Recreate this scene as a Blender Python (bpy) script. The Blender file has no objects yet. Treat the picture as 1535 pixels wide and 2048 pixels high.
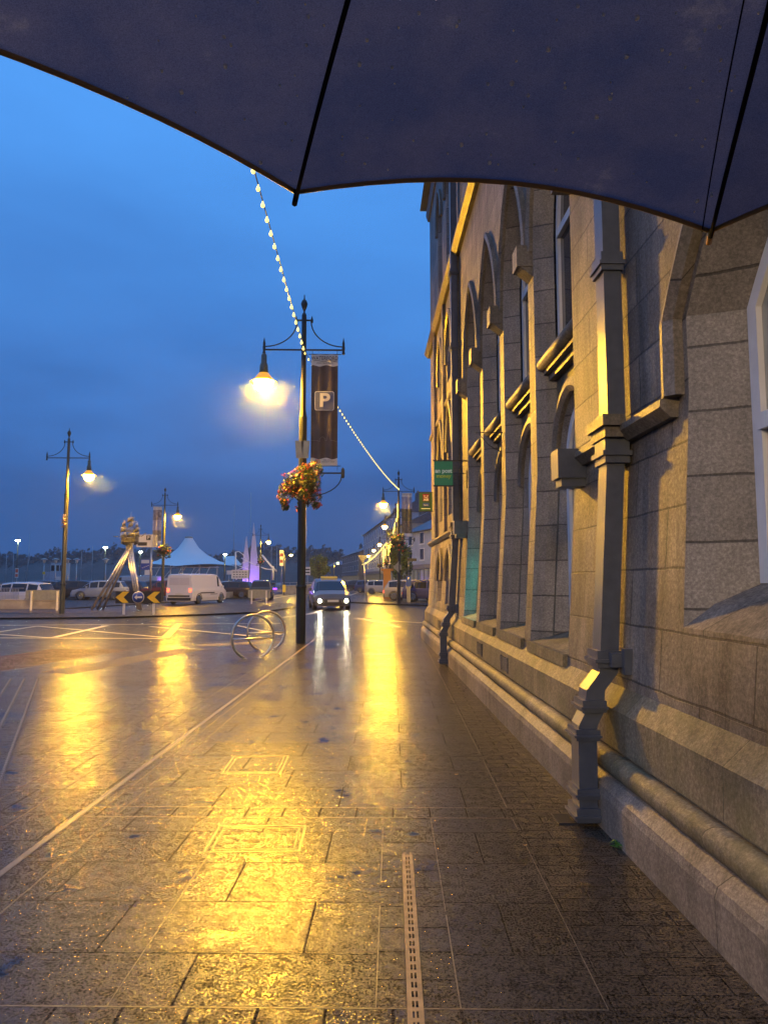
import bpy, math, random
from mathutils import Vector, Matrix
C = bpy.context.scene
COL = C.collection
R = math.radians
PI = math.pi
random.seed(7)

# ------------------------------------------------------------------ camera
F, HZ, VPX, CAMZ = 1450.0, 1161.0, 735.0, 1.45      # the street runs along +Y, the wall stands on +X
cd = bpy.data.cameras.new("camera")
cam = bpy.data.objects.new("camera", cd)
COL.objects.link(cam)
cam.location = (0, 0, CAMZ)
cam.rotation_euler = (R(95.44), 0, R(-1.28))
cd.sensor_fit = 'VERTICAL'
cd.sensor_height = 24.0
cd.lens = 24.0 * F / 2048
cd.clip_start = 0.05
cd.clip_end = 3000
C.camera = cam

# ------------------------------------------------------------------ sky (late dusk, rain cloud)
C.view_settings.view_transform = 'Standard'
C.view_settings.look = 'None'
C.view_settings.exposure = 0.0
C.view_settings.gamma = 1.0
w = bpy.data.worlds.new("World")
C.world = w
w.use_nodes = True
nt = w.node_tree
nt.nodes.clear()
N, L = nt.nodes, nt.links
out = N.new('ShaderNodeOutputWorld')
bg = N.new('ShaderNodeBackground')
tc = N.new('ShaderNodeTexCoord')
sep = N.new('ShaderNodeSeparateXYZ')
L.new(tc.outputs['Generated'], sep.inputs[0])
nz = N.new('ShaderNodeTexNoise')
mp = N.new('ShaderNodeMapping')
mp.inputs['Scale'].default_value = (1.6, 1.6, 5.0)
mp.inputs['Location'].default_value = (0.4, 0.1, 0.3)
L.new(tc.outputs['Generated'], mp.inputs[0])
L.new(mp.outputs[0], nz.inputs['Vector'])
nz.inputs['Scale'].default_value = 1.5
nz.inputs['Detail'].default_value = 5
nz.inputs['Roughness'].default_value = 0.5
ad = N.new('ShaderNodeMath'); ad.operation = 'MULTIPLY_ADD'
ad.inputs[1].default_value = 0.36
L.new(nz.outputs[0], ad.inputs[0])
L.new(sep.outputs[2], ad.inputs[2])
cr = N.new('ShaderNodeValToRGB')
cr.color_ramp.elements[0].position = 0.10
cr.color_ramp.elements[0].color = (0.018, 0.058, 0.18, 1)
cr.color_ramp.elements[1].position = 0.72
cr.color_ramp.elements[1].color = (0.072, 0.285, 0.76, 1)
e = cr.color_ramp.elements.new(0.30); e.color = (0.024, 0.088, 0.285, 1)
e = cr.color_ramp.elements.new(0.46); e.color = (0.046, 0.175, 0.51, 1)
L.new(ad.outputs[0], cr.inputs[0])
L.new(cr.outputs[0], bg.inputs[0])
bg.inputs[1].default_value = 1.26
L.new(bg.outputs[0], out.inputs[0])

C.cycles.use_denoising = True
C.cycles.max_bounces = 6
C.cycles.volume_bounces = 0
C.cycles.transparent_max_bounces = 8
C.cycles.caustics_reflective = False
C.cycles.caustics_refractive = False
C.cycles.sample_clamp_indirect = 6.0

LAMP_COL = (1.0, 0.50, 0.022)

# ------------------------------------------------------------------ helpers
def at(px, py, Y):
    """the world point seen at photo pixel (px, py), lying Y metres up the street"""
    a, b = R(5.44), R(-1.28)
    u, v = (px - 767.5) / F, (1024 - py) / F
    d = Vector((u, math.cos(a) - v * math.sin(a), math.sin(a) + v * math.cos(a)))
    d = Vector((d.x * math.cos(b) - d.y * math.sin(b), d.x * math.sin(b) + d.y * math.cos(b), d.z))
    return Vector((0, 0, CAMZ)) + d * (Y / d.y)

def gr(px, py, z=0.0):
    """the ground point at height z seen at a photo pixel"""
    p = at(px, py, 1.0) - Vector((0, 0, CAMZ))
    t = (z - CAMZ) / p.z
    return Vector((p.x * t, p.y * t, z))

class MB:
    def __init__(s):
        s.v = []; s.f = []; s.sm = []
    def add(s, vs, fs, smooth=False):
        o = len(s.v)
        s.v += [tuple(p) for p in vs]
        s.f += [tuple(i + o for i in f) for f in fs]
        s.sm += [smooth] * len(fs)
        return s
    def box(s, x0, x1, y0, y1, z0, z1, m=None):
        vs = [Vector((x, y, z)) for z in (z0, z1) for y in (y0, y1) for x in (x0, x1)]
        if m is not None: vs = [m @ p for p in vs]
        return s.add(vs, [(0, 2, 3, 1), (4, 5, 7, 6), (0, 1, 5, 4), (2, 6, 7, 3), (0, 4, 6, 2), (1, 3, 7, 5)])
    def quad(s, a, b, c, d):
        return s.add([a, b, c, d], [(0, 1, 2, 3)])
    def tube(s, pts, r, n=8, caps=True, smooth=True):
        pts = [Vector(p) for p in pts]
        if not hasattr(r, '__len__'): r = [r] * len(pts)
        vs = []; fs = []
        up = None
        for i, p in enumerate(pts):
            t = (pts[min(i + 1, len(pts) - 1)] - pts[max(i - 1, 0)])
            if t.length < 1e-9: t = Vector((0, 0, 1))
            t.normalize()
            if up is None:
                up = Vector((0, 0, 1)) if abs(t.z) < .9 else Vector((1, 0, 0))
            a = t.cross(up)
            if a.length < 1e-6: a = t.orthogonal()
            a.normalize(); b = a.cross(t).normalized(); up = b
            for k in range(n):
                q = 2 * PI * (k + .5) / n
                vs.append(p + (a * math.cos(q) + b * math.sin(q)) * r[i])
        for i in range(len(pts) - 1):
            for k in range(n):
                k2 = (k + 1) % n
                fs.append((i * n + k, i * n + k2, (i + 1) * n + k2, (i + 1) * n + k))
        s.add(vs, fs, smooth)
        if caps:
            o = len(s.v) - len(vs)
            s.f.append(tuple(o + k for k in range(n))); s.sm.append(False)
            s.f.append(tuple(o + (len(pts) - 1) * n + k for k in reversed(range(n)))); s.sm.append(False)
        return s
    def lathe(s, prof, c=(0, 0, 0), n=16, ax='z', smooth=True, m=None):
        vs = []; fs = []
        for r_, h in prof:
            for k in range(n):
                q = 2 * PI * (k + .5) / n
                a, b = r_ * math.cos(q), r_ * math.sin(q)
                p = Vector((a, b, h)) if ax == 'z' else (Vector((h, a, b)) if ax == 'x' else Vector((a, h, b)))
                if m is not None: p = m @ p
                vs.append(p + Vector(c))
        for i in range(len(prof) - 1):
            for k in range(n):
                k2 = (k + 1) % n
                fs.append((i * n + k, i * n + k2, (i + 1) * n + k2, (i + 1) * n + k))
        fs.append(tuple(range(n))); fs.append(tuple((len(prof) - 1) * n + k for k in range(n)))
        return s.add(vs, fs, smooth)
    def prism(s, poly, y0, y1, m=None):
        """poly in (x, z), extruded along y"""
        n = len(poly)
        vs = [Vector((x, y0, z)) for x, z in poly] + [Vector((x, y1, z)) for x, z in poly]
        if m is not None: vs = [m @ p for p in vs]
        return s.add(vs, [tuple(range(n)), tuple(range(2 * n - 1, n - 1, -1))] + [(i, n + i, n + (i + 1) % n, (i + 1) % n) for i in range(n)])
    def build(s, name, mat, parent=None, loc=None, recalc=True):
        me = bpy.data.meshes.new(name)
        me.from_pydata(s.v, [], s.f)
        me.polygons.foreach_set('use_smooth', s.sm)
        if recalc:
            import bmesh
            b = bmesh.new(); b.from_mesh(me)
            bmesh.ops.recalc_face_normals(b, faces=b.faces)
            b.to_mesh(me); b.free()
        me.update()
        o = bpy.data.objects.new(name, me)
        COL.objects.link(o)
        if mat is not None: me.materials.append(mat)
        if parent is not None: o.parent = parent
        if loc is not None: o.location = loc
        return o

def tag(o, label=None, cat=None, group=None, kind=None):
    if label: o['label'] = label
    if cat: o['category'] = cat
    if group: o['group'] = group
    if kind: o['kind'] = kind
    return o

def thing(name, label, cat, loc=(0, 0, 0), rz=0, group=None):
    o = bpy.data.objects.new(name, None)
    o.empty_display_size = .2
    COL.objects.link(o)
    o.location = loc; o.rotation_euler = (0, 0, rz)
    return tag(o, label, cat, group)

def kids(o): return [c for c in list(COL.objects) if c.parent == o]
def copy_tree(o, parent=None):
    c = o.copy(); COL.objects.link(c); c.parent = parent
    for ch in kids(o): copy_tree(ch, c)
    return c
def clone(o, loc, rz=None, label=None, sc=None, group=None):
    c = copy_tree(o)
    c.location = loc
    if rz is not None: c.rotation_euler = (0, 0, rz)
    if label: c['label'] = label
    if group: c['group'] = group
    if sc: c.scale = (sc, sc, sc)
    return c

# ------------------------------------------------------------------ materials
def new_mat(name):
    m = bpy.data.materials.new(name)
    m.use_nodes = True
    nt = m.node_tree
    return m, nt.nodes, nt.links, nt.nodes['Principled BSDF']

def mat(name, col, rough=.5, metal=0.0, var=.0, vs=6.0, bump=0.0, bs=60.0, emit=None, es=0.0, spec=.5, coat=0.0, trans=0.0, alpha=1.0):
    m, N, L, P = new_mat(name)
    P.inputs['Base Color'].default_value = (*col, 1)
    P.inputs['Roughness'].default_value = rough
    P.inputs['Metallic'].default_value = metal
    P.inputs['Specular IOR Level'].default_value = spec
    P.inputs['Coat Weight'].default_value = coat
    P.inputs['Coat Roughness'].default_value = .08
    P.inputs['Transmission Weight'].default_value = trans
    if emit:
        P.inputs['Emission Color'].default_value = (*emit, 1)
        P.inputs['Emission Strength'].default_value = es
    if var or bump:
        tc = N.new('ShaderNodeTexCoord')
    if var:
        n = N.new('ShaderNodeTexNoise'); n.inputs['Scale'].default_value = vs; n.inputs['Detail'].default_value = 6
        L.new(tc.outputs['Object'], n.inputs['Vector'])
        r = N.new('ShaderNodeValToRGB')
        r.color_ramp.elements[0].position = .3; r.color_ramp.elements[1].position = .7
        r.color_ramp.elements[0].color = (*[c * (1 - var) for c in col], 1)
        r.color_ramp.elements[1].color = (*[min(1, c * (1 + var)) for c in col], 1)
        L.new(n.outputs[0], r.inputs[0]); L.new(r.outputs[0], P.inputs['Base Color'])
    if bump:
        n = N.new('ShaderNodeTexNoise'); n.inputs['Scale'].default_value = bs; n.inputs['Detail'].default_value = 4
        L.new(tc.outputs['Object'], n.inputs['Vector'])
        b = N.new('ShaderNodeBump'); b.inputs['Strength'].default_value = 1; b.inputs['Distance'].default_value = bump
        L.new(n.outputs[0], b.inputs['Height']); L.new(b.outputs[0], P.inputs['Normal'])
    return m

def math_node(N, L, op, a, b=None, c=None):
    n = N.new('ShaderNodeMath'); n.operation = op
    for i, v in enumerate((a, b, c)):
        if v is None: continue
        if isinstance(v, (int, float)): n.inputs[i].default_value = v
        else: L.new(v, n.inputs[i])
    return n.outputs[0]

def ramp(N, L, src, stops):
    r = N.new('ShaderNodeValToRGB')
    el = r.color_ramp.elements
    while len(el) < len(stops): el.new(.5)
    for e_, (p, c) in zip(el, stops):
        e_.position = p; e_.color = (c[0], c[1], c[2], 1) if hasattr(c, '__len__') else (c, c, c, 1)
    L.new(src, r.inputs[0])
    return r.outputs[0]

def mixc(N, L, f, a, b, mode='MIX'):
    n = N.new('ShaderNodeMix'); n.data_type = 'RGBA'; n.blend_type = mode
    for i, v in ((0, f), (6, a), (7, b)):
        if isinstance(v, (int, float)): n.inputs[i].default_value = v
        elif isinstance(v, tuple): n.inputs[i].default_value = (*v, 1) if len(v) == 3 else v
        else: L.new(v, n.inputs[i])
    return n.outputs[2]

def noise(N, L, vec, scale, detail=4, rough=.5):
    n = N.new('ShaderNodeTexNoise')
    n.inputs['Scale'].default_value = scale; n.inputs['Detail'].default_value = detail; n.inputs['Roughness'].default_value = rough
    L.new(vec, n.inputs['Vector'])
    return n.outputs[0]

def N_sep(N, L, src):
    n = N.new('ShaderNodeSeparateColor'); L.new(src, n.inputs[0]); return n.outputs[0]

def stone_mat(name, col, bw, bh, joint=.007, grain=.0045, gs=62, rough=.62, stain=.45, offz=0.0, moss=0.0):
    """wet ashlar: blocks in (x+y, z), hammered grain, damp stains"""
    m, N, L, P = new_mat(name)
    tc = N.new('ShaderNodeTexCoord'); v = tc.outputs['Object']
    sp = N.new('ShaderNodeSeparateXYZ'); L.new(v, sp.inputs[0])
    u = math_node(N, L, 'ADD', sp.outputs[0], sp.outputs[1])
    zz = math_node(N, L, 'ADD', sp.outputs[2], offz)
    wob = noise(N, L, v, 3.0, 2)
    zz = math_node(N, L, 'MULTIPLY_ADD', wob, .02, zz)
    cb = N.new('ShaderNodeCombineXYZ'); L.new(u, cb.inputs[0]); L.new(zz, cb.inputs[1])
    br = N.new('ShaderNodeTexBrick')
    L.new(cb.outputs[0], br.inputs['Vector'])
    br.inputs['Scale'].default_value = 1.0
    br.inputs['Brick Width'].default_value = bw; br.inputs['Row Height'].default_value = bh
    br.inputs['Mortar Size'].default_value = joint; br.inputs['Mortar Smooth'].default_value = .3
    br.inputs['Color1'].default_value = (*col, 1)
    br.inputs['Color2'].default_value = (*[c * .60 for c in col], 1)
    br.inputs['Mortar'].default_value = (*[c * .3 for c in col], 1)
    g1 = noise(N, L, v, gs * .8, 7, .78)
    g2 = noise(N, L, v, 1.7, 6, .6)
    mp = N.new('ShaderNodeMapping'); mp.inputs['Scale'].default_value = (5, 5, .55); L.new(v, mp.inputs[0])
    g3 = noise(N, L, mp.outputs[0], 1.6, 5, .6)
    c = mixc(N, L, .55, br.outputs[0], ramp(N, L, g1, [(.36, .3), (.5, .85), (.64, 1.8)]), 'MULTIPLY')
    c = mixc(N, L, 1.0, c, ramp(N, L, g2, [(.3, 1 - stain), (.65, 1.12)]), 'MULTIPLY')
    c = mixc(N, L, .8, c, ramp(N, L, g3, [(.32, 1 - stain), (.55, 1.0)]), 'MULTIPLY')
    if moss:
        c = mixc(N, L, math_node(N, L, 'MULTIPLY', ramp(N, L, noise(N, L, v, 4.0, 6, .65), [(.42, 0), (.62, 1)]), moss), c, (.10, .095, .035))
    L.new(c, P.inputs['Base Color'])
    L.new(ramp(N, L, g1, [(.3, rough + .12), (.7, rough - .22)]), P.inputs['Roughness'])
    b1 = N.new('ShaderNodeBump'); b1.inputs['Distance'].default_value = grain; L.new(g1, b1.inputs['Height'])
    b2 = N.new('ShaderNodeBump'); b2.inputs['Distance'].default_value = .012; b2.invert = True
    L.new(br.outputs['Fac'], b2.inputs['Height']); L.new(b1.outputs[0], b2.inputs['Normal'])
    L.new(b2.outputs[0], P.inputs['Normal'])
    return m

def paving_mat(name, col, bw, bh, off=.5, ox=0.0, oy=0.0, joint=.005, grain=.0015, gs=82, swap=False, rough=(.12, .20), puddle=.8, var=.58):
    """wet granite flags with a flamed grain and a few standing films of water"""
    m, N, L, P = new_mat(name)
    tc = N.new('ShaderNodeTexCoord'); v = tc.outputs['Object']
    mp = N.new('ShaderNodeMapping'); mp.inputs['Location'].default_value = (ox, oy, 0)
    L.new(v, mp.inputs[0])
    src = mp.outputs[0]
    if swap:
        sp = N.new('ShaderNodeSeparateXYZ'); L.new(src, sp.inputs[0])
        cb = N.new('ShaderNodeCombineXYZ'); L.new(sp.outputs[1], cb.inputs[0]); L.new(sp.outputs[0], cb.inputs[1])
        src = cb.outputs[0]
    br = N.new('ShaderNodeTexBrick'); L.new(src, br.inputs['Vector'])
    br.offset = off
    br.inputs['Scale'].default_value = 1.0
    br.inputs['Brick Width'].default_value = bw; br.inputs['Row Height'].default_value = bh
    br.inputs['Mortar Size'].default_value = joint; br.inputs['Mortar Smooth'].default_value = .2
    col = tuple(c * .34 for c in col)
    br.inputs['Color1'].default_value = (*col, 1); br.inputs['Color2'].default_value = (*[c * var for c in col], 1)
    br.inputs['Mortar'].default_value = (*[c * .25 for c in col], 1)
    g = noise(N, L, v, gs, 5, .72)
    gd = noise(N, L, v, gs * 1.1, 6, .78)
    gd = math_node(N, L, 'MULTIPLY_ADD', noise(N, L, v, gs * .21, 4, .7), .3, gd)
    gate = ramp(N, L, gd, [(.615, 0), (.685, 1)])
    big = noise(N, L, v, 2.3, 5, .6)
    pd = math_node(N, L, 'MULTIPLY', ramp(N, L, noise(N, L, v, 3.6, 5, .6), [(.59, 0), (.68, .9)]), puddle)
    c = mixc(N, L, 1.0, br.outputs[0], ramp(N, L, gate, [(0, .3), (1, 1.7)]), 'MULTIPLY')
    c = mixc(N, L, 1.0, c, ramp(N, L, big, [(.3, .75), (.7, 1.15)]), 'MULTIPLY')
    c = mixc(N, L, pd, c, mixc(N, L, 1.0, c, (.35, .35, .38), 'MULTIPLY'))
    L.new(c, P.inputs['Base Color'])
    r_ = ramp(N, L, big, [(.3, rough[0]), (.72, rough[1])])
    r_ = mixc(N, L, 1.0, r_, ramp(N, L, gate, [(0, (2.8, 2.8, 2.8)), (1, (1, 1, 1))]), 'MULTIPLY')
    sl = math_node(N, L, 'DIVIDE', N_sep(N, L, br.outputs[0]), col[0])
    r_ = mixc(N, L, 1.0, r_, ramp(N, L, sl, [(.5, (1.45, 1.45, 1.45)), (1.0, (.9, .9, .9))]), 'MULTIPLY')
    r_ = mixc(N, L, pd, r_, (.12, .12, .12))
    r_ = mixc(N, L, br.outputs['Fac'], r_, (.8, .8, .8))
    L.new(r_, P.inputs['Roughness'])
    L.new(ramp(N, L, gate, [(0, .04), (1, .6)]), P.inputs['Specular IOR Level'])
    keep = math_node(N, L, 'MULTIPLY_ADD', pd, -.8, 1.0)
    b1 = N.new('ShaderNodeBump'); b1.inputs['Distance'].default_value = grain
    L.new(g, b1.inputs['Height']); L.new(keep, b1.inputs['Strength'])
    b2 = N.new('ShaderNodeBump'); b2.inputs['Distance'].default_value = .006; b2.invert = True
    L.new(br.outputs['Fac'], b2.inputs['Height']); L.new(b1.outputs[0], b2.inputs['Normal'])
    L.new(b2.outputs[0], P.inputs['Normal'])
    return m

M = {}
M['stone'] = stone_mat('granite_ashlar', (.27, .225, .175), .95, .325, offz=.10, stain=.6)
M['jamb'] = stone_mat('dressed_jamb', (.25, .23, .21), 5.0, .335, offz=.02, grain=.003, gs=85, stain=.3)
M['plinth'] = stone_mat('plinth_stone', (.27, .22, .135), 1.15, 3.0, joint=.004, grain=.004, gs=60, rough=.66, stain=.5, moss=.55)
M['base'] = stone_mat('base_stone', (.25, .21, .165), 1.8, 3.0, joint=.004, grain=.004, gs=75, rough=.6, stain=.45)
M['mould'] = stone_mat('moulded_stone', (.22, .19, .155), 1.4, 5.0, joint=.004, grain=.0015, gs=60, rough=.55, stain=.45, moss=.25)
M['white_frame'] = mat('white_window_frame', (.62, .63, .66), .35, var=.1, vs=5)
M['glass'] = mat('dark_glass', (.02, .024, .03), .06, spec=.8)
M['blind'] = mat('window_blind', (.26, .26, .23), .25, spec=.8, var=.1)
M['pipe'] = mat('painted_cast_iron', (.065, .076, .10), .33, var=.14, vs=14, bump=.0014, bs=70)
M['pave_a'] = paving_mat('paving_flags', (.17, .142, .112), .82, .46, oy=.24, ox=.35)
M['pave_b'] = paving_mat('paving_small_setts', (.175, .14, .105), .30, .13, oy=.02, joint=.005, swap=False, var=.7)
M['pave_band'] = paving_mat('paving_band', (.16, .135, .11), .23, .5, off=0, oy=0, joint=.006, var=.65)
M['pave_c'] = paving_mat('paving_far_flags', (.13, .115, .105), .95, .5, ox=.1, oy=.3, rough=(.10, .2))
M['pave_d'] = paving_mat('paving_strip', (.165, .14, .112), .50, .20, off=0, joint=.006, ox=.1, swap=False)
M['strip'] = mat('pale_strip', (.19, .145, .09), .3, var=.25, vs=5, bump=.001, bs=80)
M['kerb'] = paving_mat('kerb_stone', (.33, .30, .26), .9, 9, off=0, joint=.004, grain=.0014, puddle=0)
M['asphalt'] = paving_mat('asphalt', (.05, .047, .045), 500, 500, joint=0, grain=.0030, gs=75, rough=(.16, .3), var=1)
M['red_asphalt'] = paving_mat('red_asphalt', (.12, .055, .045), 500, 500, joint=0, grain=.0026, gs=80, rough=(.3, .5), var=1, puddle=0)
M['carpark'] = paving_mat('carpark_asphalt', (.075, .07, .065), 500, 500, joint=0, grain=.003, gs=60, rough=(.25, .45), var=1)
M['paint'] = mat('road_paint', (.62, .55, .34), .4, var=.25, vs=7, bump=.002, bs=90)
M['paint_y'] = mat('yellow_road_paint', (.75, .48, .06), .35, var=.2, vs=7, bump=.002, bs=90)
M['galv'] = mat('galvanised_steel', (.42, .41, .40), .32, .85, var=.15, vs=15)
M['steel'] = mat('brushed_steel', (.52, .50, .47), .28, .9, var=.2, vs=12, bump=.0006, bs=50)
M['ship_dark'] = mat('weathered_steel', (.20, .19, .16), .38, .7, var=.6, vs=9, bump=.01, bs=22)
M['cover_edge'] = mat('cover_edge', (.22, .18, .12), .4, .3, var=.3, vs=20)
M['grate'] = mat('drain_steel', (.30, .23, .14), .42, .5, var=.25, vs=20)
M['hole'] = mat('dark_slot', (.004, .004, .004), .8)
M['black'] = mat('black_lamp_paint', (.022, .024, .022), .32, var=.2, vs=8)
M['olive'] = mat('olive_lamp_paint', (.06, .06, .035), .3, var=.2, vs=8, coat=.3)
M['bowl'] = mat('lamp_bowl', (.9, .8, .5), .3, emit=LAMP_COL, es=4000)
M['bowl_far'] = mat('lamp_bowl_far', (.9, .8, .5), .3, emit=(1, .56, .04), es=1100)
M['bowl_mid'] = mat('lamp_bowl_mid', (.9, .8, .5), .3, emit=LAMP_COL, es=2100)
M['bowl_fill'] = mat('lamp_bowl_fill', (.9, .8, .6), .3, emit=(1, .70, .38), es=3600)
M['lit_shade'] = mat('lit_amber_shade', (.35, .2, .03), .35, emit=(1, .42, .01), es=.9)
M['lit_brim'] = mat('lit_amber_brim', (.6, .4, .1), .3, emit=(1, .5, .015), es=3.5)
M['bowl_white'] = mat('lamp_bowl_white', (.9, .9, .9), .3, emit=(.8, 1, .85), es=120)
M['bulb'] = mat('festoon_bulb', (.9, .85, .6), .3, emit=(1.0, .76, .15), es=2.4)
M['rubber'] = mat('black_rubber', (.012, .012, .012), .6)
M['plastic'] = mat('black_plastic', (.02, .02, .022), .45)
M['chrome'] = mat('alloy', (.5, .5, .5), .25, .9)
M['carglass'] = mat('car_glass', (.012, .013, .016), .06, spec=.5)
M['head_on'] = mat('lit_headlight', (.9, .9, .8), .2, emit=(1, .93, .62), es=420)
M['head_off'] = mat('headlight_glass', (.45, .45, .45), .1)
M['tail'] = mat('tail_light', (.35, .01, .01), .2)
M['tail_on'] = mat('lit_tail_light', (.5, .02, .01), .2, emit=(1, .08, .03), es=6)
M['plate'] = mat('number_plate', (.6, .6, .55), .4)
M['taxi_sign'] = mat('taxi_sign', (.6, .45, .05), .4, emit=(1, .6, .08), es=.12)
M['white'] = mat('white_paint', (.7, .7, .7), .4, var=.05)
M['sign_white'] = mat('sign_white', (.68, .66, .62), .4)
M['sign_grey'] = mat('sign_back_grey', (.25, .26, .24), .45, .3, var=.15)
M['sign_black'] = mat('sign_black', (.014, .013, .013), .4)
M['sign_yellow'] = mat('sign_yellow', (.80, .50, .02), .4)
M['sign_blue'] = mat('sign_blue', (.02, .06, .32), .4)
M['sign_green'] = mat('sign_green', (.012, .13, .065), .4, emit=(.01, .12, .06), es=.35)  # faint glow added to brighten a panel that came out dark
M['sign_olive'] = mat('sign_olive', (.022, .075, .03), .4)
M['sign_red'] = mat('sign_red', (.16, .008, .035), .4)
M['sign_teal_text'] = mat('sign_pale_text', (.72, .85, .75), .4)
M['sign_lime_text'] = mat('sign_lime_text', (.55, .62, .05), .4)
M['banner_brown'] = mat('banner_brown', (.065, .045, .045), .55, var=.25, vs=3)
M['banner_blue'] = mat('banner_slate', (.11, .12, .20), .5)
M['banner_line'] = mat('banner_line', (.22, .20, .22), .5)
M['banner_ink'] = mat('banner_ink', (.06, .07, .09), .5)
M['banner_orange'] = mat('banner_orange', (.65, .12, .06), .5)
M['soil'] = mat('soil', (.03, .022, .015), .9)
M['bark'] = mat('bark', (.06, .045, .03), .8, var=.3, bump=.01, bs=20)
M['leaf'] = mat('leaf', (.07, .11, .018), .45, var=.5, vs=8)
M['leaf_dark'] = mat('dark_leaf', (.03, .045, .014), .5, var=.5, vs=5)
M['leaf_far'] = mat('far_foliage', (.045, .04, .035), .8, var=.4, vs=.5)
M['petal_red'] = mat('red_petal', (.62, .06, .03), .5)
M['petal_orange'] = mat('orange_petal', (.75, .22, .04), .5)
M['petal_pink'] = mat('pink_petal', (.65, .12, .25), .5)
M['petal_white'] = mat('white_petal', (.7, .68, .6), .5)
M['concrete'] = mat('concrete', (.34, .30, .24), .6, var=.35, vs=1.5, bump=.004, bs=30)
M['orange_wood'] = mat('orange_panel', (.55, .22, .03), .5)
M['cable'] = mat('black_cable', (.01, .01, .01), .5)

# ------------------------------------------------------------------ ground
PR = R(-1.98)                      # the paving lines run at a slight angle to the wall
def to_local(p): return (p[0] * math.cos(-PR) - p[1] * math.sin(-PR), p[0] * math.sin(-PR) + p[1] * math.cos(-PR))
def to_world(p): return (p[0] * math.cos(PR) - p[1] * math.sin(PR), p[0] * math.sin(PR) + p[1] * math.cos(PR))
def sheet(name, pts, z, mt, th=0.0, local=False):
    b = MB()
    n = len(pts)
    b.add([(p[0], p[1], z) for p in pts], [tuple(range(n))])
    if th:
        b.add([(p[0], p[1], z) for p in pts] + [(p[0], p[1], z - th) for p in pts], [(i, (i + 1) % n, n + (i + 1) % n, n + i) for i in range(n)])
    o = b.build(name, mt, recalc=False)
    # make sure the top faces up
    if o.data.polygons[0].normal.z < 0: o.data.flip_normals()
    if local: o.rotation_euler = (0, 0, PR)
    return tag(o, kind='structure')

RD = -.06
sheet('road', [(-900, -60), (900, -60), (900, 1500), (-900, 1500)], RD, M['asphalt'])
edge = [(-9.5, -12), (-8.2, 4), (-7.2, 9.5), (-6.05, 11.9), (-5.8, 12.4), (-5.5, 13.9), (-5.08, 15.3), (-4.97, 16.3), (-3.7, 17.8), (-1.84, 18.8), (-.47, 19.6), (1.65, 20.4), (5, 21.2), (12, 22)]
# kerb stones follow the edge
def off_path(p, d):
    q = []
    for i in range(len(p)):
        a = Vector(p[max(i - 1, 0)]); b = Vector(p[min(i + 1, len(p) - 1)])
        t = (b - a).normalized(); n = Vector((-t.y, t.x))
        q.append((p[i][0] + n.x * d, p[i][1] + n.y * d))
    return q
inner = off_path(edge, -.14)
bk = MB()
for i in range(len(edge) - 1):
    a, b = edge[i], edge[i + 1]; c, d = inner[i + 1], inner[i]
    bk.quad((*a, .002), (*b, .002), (*c, .002), (*d, .002))
    bk.quad((*a, .002), (*b, .002), (*b, RD - .02), (*a, RD - .02))
tag(bk.build('kerb', M['kerb']), kind='structure')
XL = -1.97      # the long pale strip (x in the paving's own frame)
il = [to_local(p) for p in inner]
def il_y(x):
    for p, q in zip(il, il[1:]):
        if p[0] <= x <= q[0]: return p[1] + (q[1] - p[1]) * (x - p[0]) / (q[0] - p[0])
sheet('pavement', [(XL + .04, -12), (XL + .07, -12), (XL + .07, 18), (XL + .04, 18)], 0, M['pave_c'], local=True)
sheet('pavement', [p for p in il if p[0] < XL] + [(XL, il_y(XL)), (XL, -12)], 0, M['pave_c'], local=True)
sheet('pavement', [(XL, -12), (XL + .04, -12), (XL + .04, il_y(XL + .04)), (XL, il_y(XL))], .003, M['strip'], local=True)
X1, X2, X3 = -.06, .23, .73
bands = [(2.36, 2.62), (4.62, 4.82)]
def rows(x0, x1, mt, ylist):
    for (a, b) in ylist:
        sheet('pavement', [(x0, a), (x1, a), (x1, b), (x0, b)], 0, mt, local=True)
yl = [(-12, bands[0][0]), (bands[0][1], bands[1][0]), (bands[1][1], 18.2)]
rows(XL + .07, X1, M['pave_a'], yl)
DX = .075
rows(X1, DX - .03, M['pave_d'], [yl[0], yl[1]])
rows(DX - .03, DX + .03, M['pave_d'], [(4.02, bands[1][0])])
rows(DX + .03, X2, M['pave_d'], [yl[0], yl[1]])
rows(X2, X3, M['pave_a'], [yl[0], yl[1]])
rows(X1, X3, M['pave_a'], [yl[2]])
rows(X3, 1.95, M['pave_b'], [(-12, 18.2)])
for a, b in bands: sheet('pavement', [(XL + .07, a), (X3, a), (X3, b), (XL + .07, b)], 0, M['pave_band'], local=True)
sheet('pavement', [(XL + .07, 18.2), (12, 18.2)] + [p for p in reversed(il) if p[0] > XL + .07] + [(XL + .07, il_y(XL + .07))], 0, M['pave_c'], local=True)
# sand joints between the long rows stand a touch proud and catch the light
bj = MB()
for x in (X1, X2, X3, -.98):
    for (a, b) in (yl if x > .5 else yl[:2]):
        y = max(a, 0)
        while y < b:
            y2 = min(b, y + random.uniform(.25, 1.1)); q = random.uniform(.0012, .0026)
            bj.box(x - q, x + q, y, y2, -.01, random.uniform(.0004, .0012)); y = y2 + random.choice((0, 0, .04, .25))
for a, b in bands:
    for y in (a, b): bj.box(XL + .07, X3, y - .0025, y + .0025, -.01, .001)
for x, y0, y1 in ((-2.3, 3.5, 12), (-2.62, 2.5, 9), (-1.72, 2.6, 8.5), (-1.85, 5, 14), (-3.2, 2.2, 4.4)):
    bj.box(x - .0025, x + .0025, y0, y1, -.01, .0012)
bjo = tag(bj.build('pavement_joints', mat('joint_sand', (.13, .105, .07), .45, var=.3, vs=30)), kind='structure')
bjo.rotation_euler = (0, 0, PR)

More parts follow.
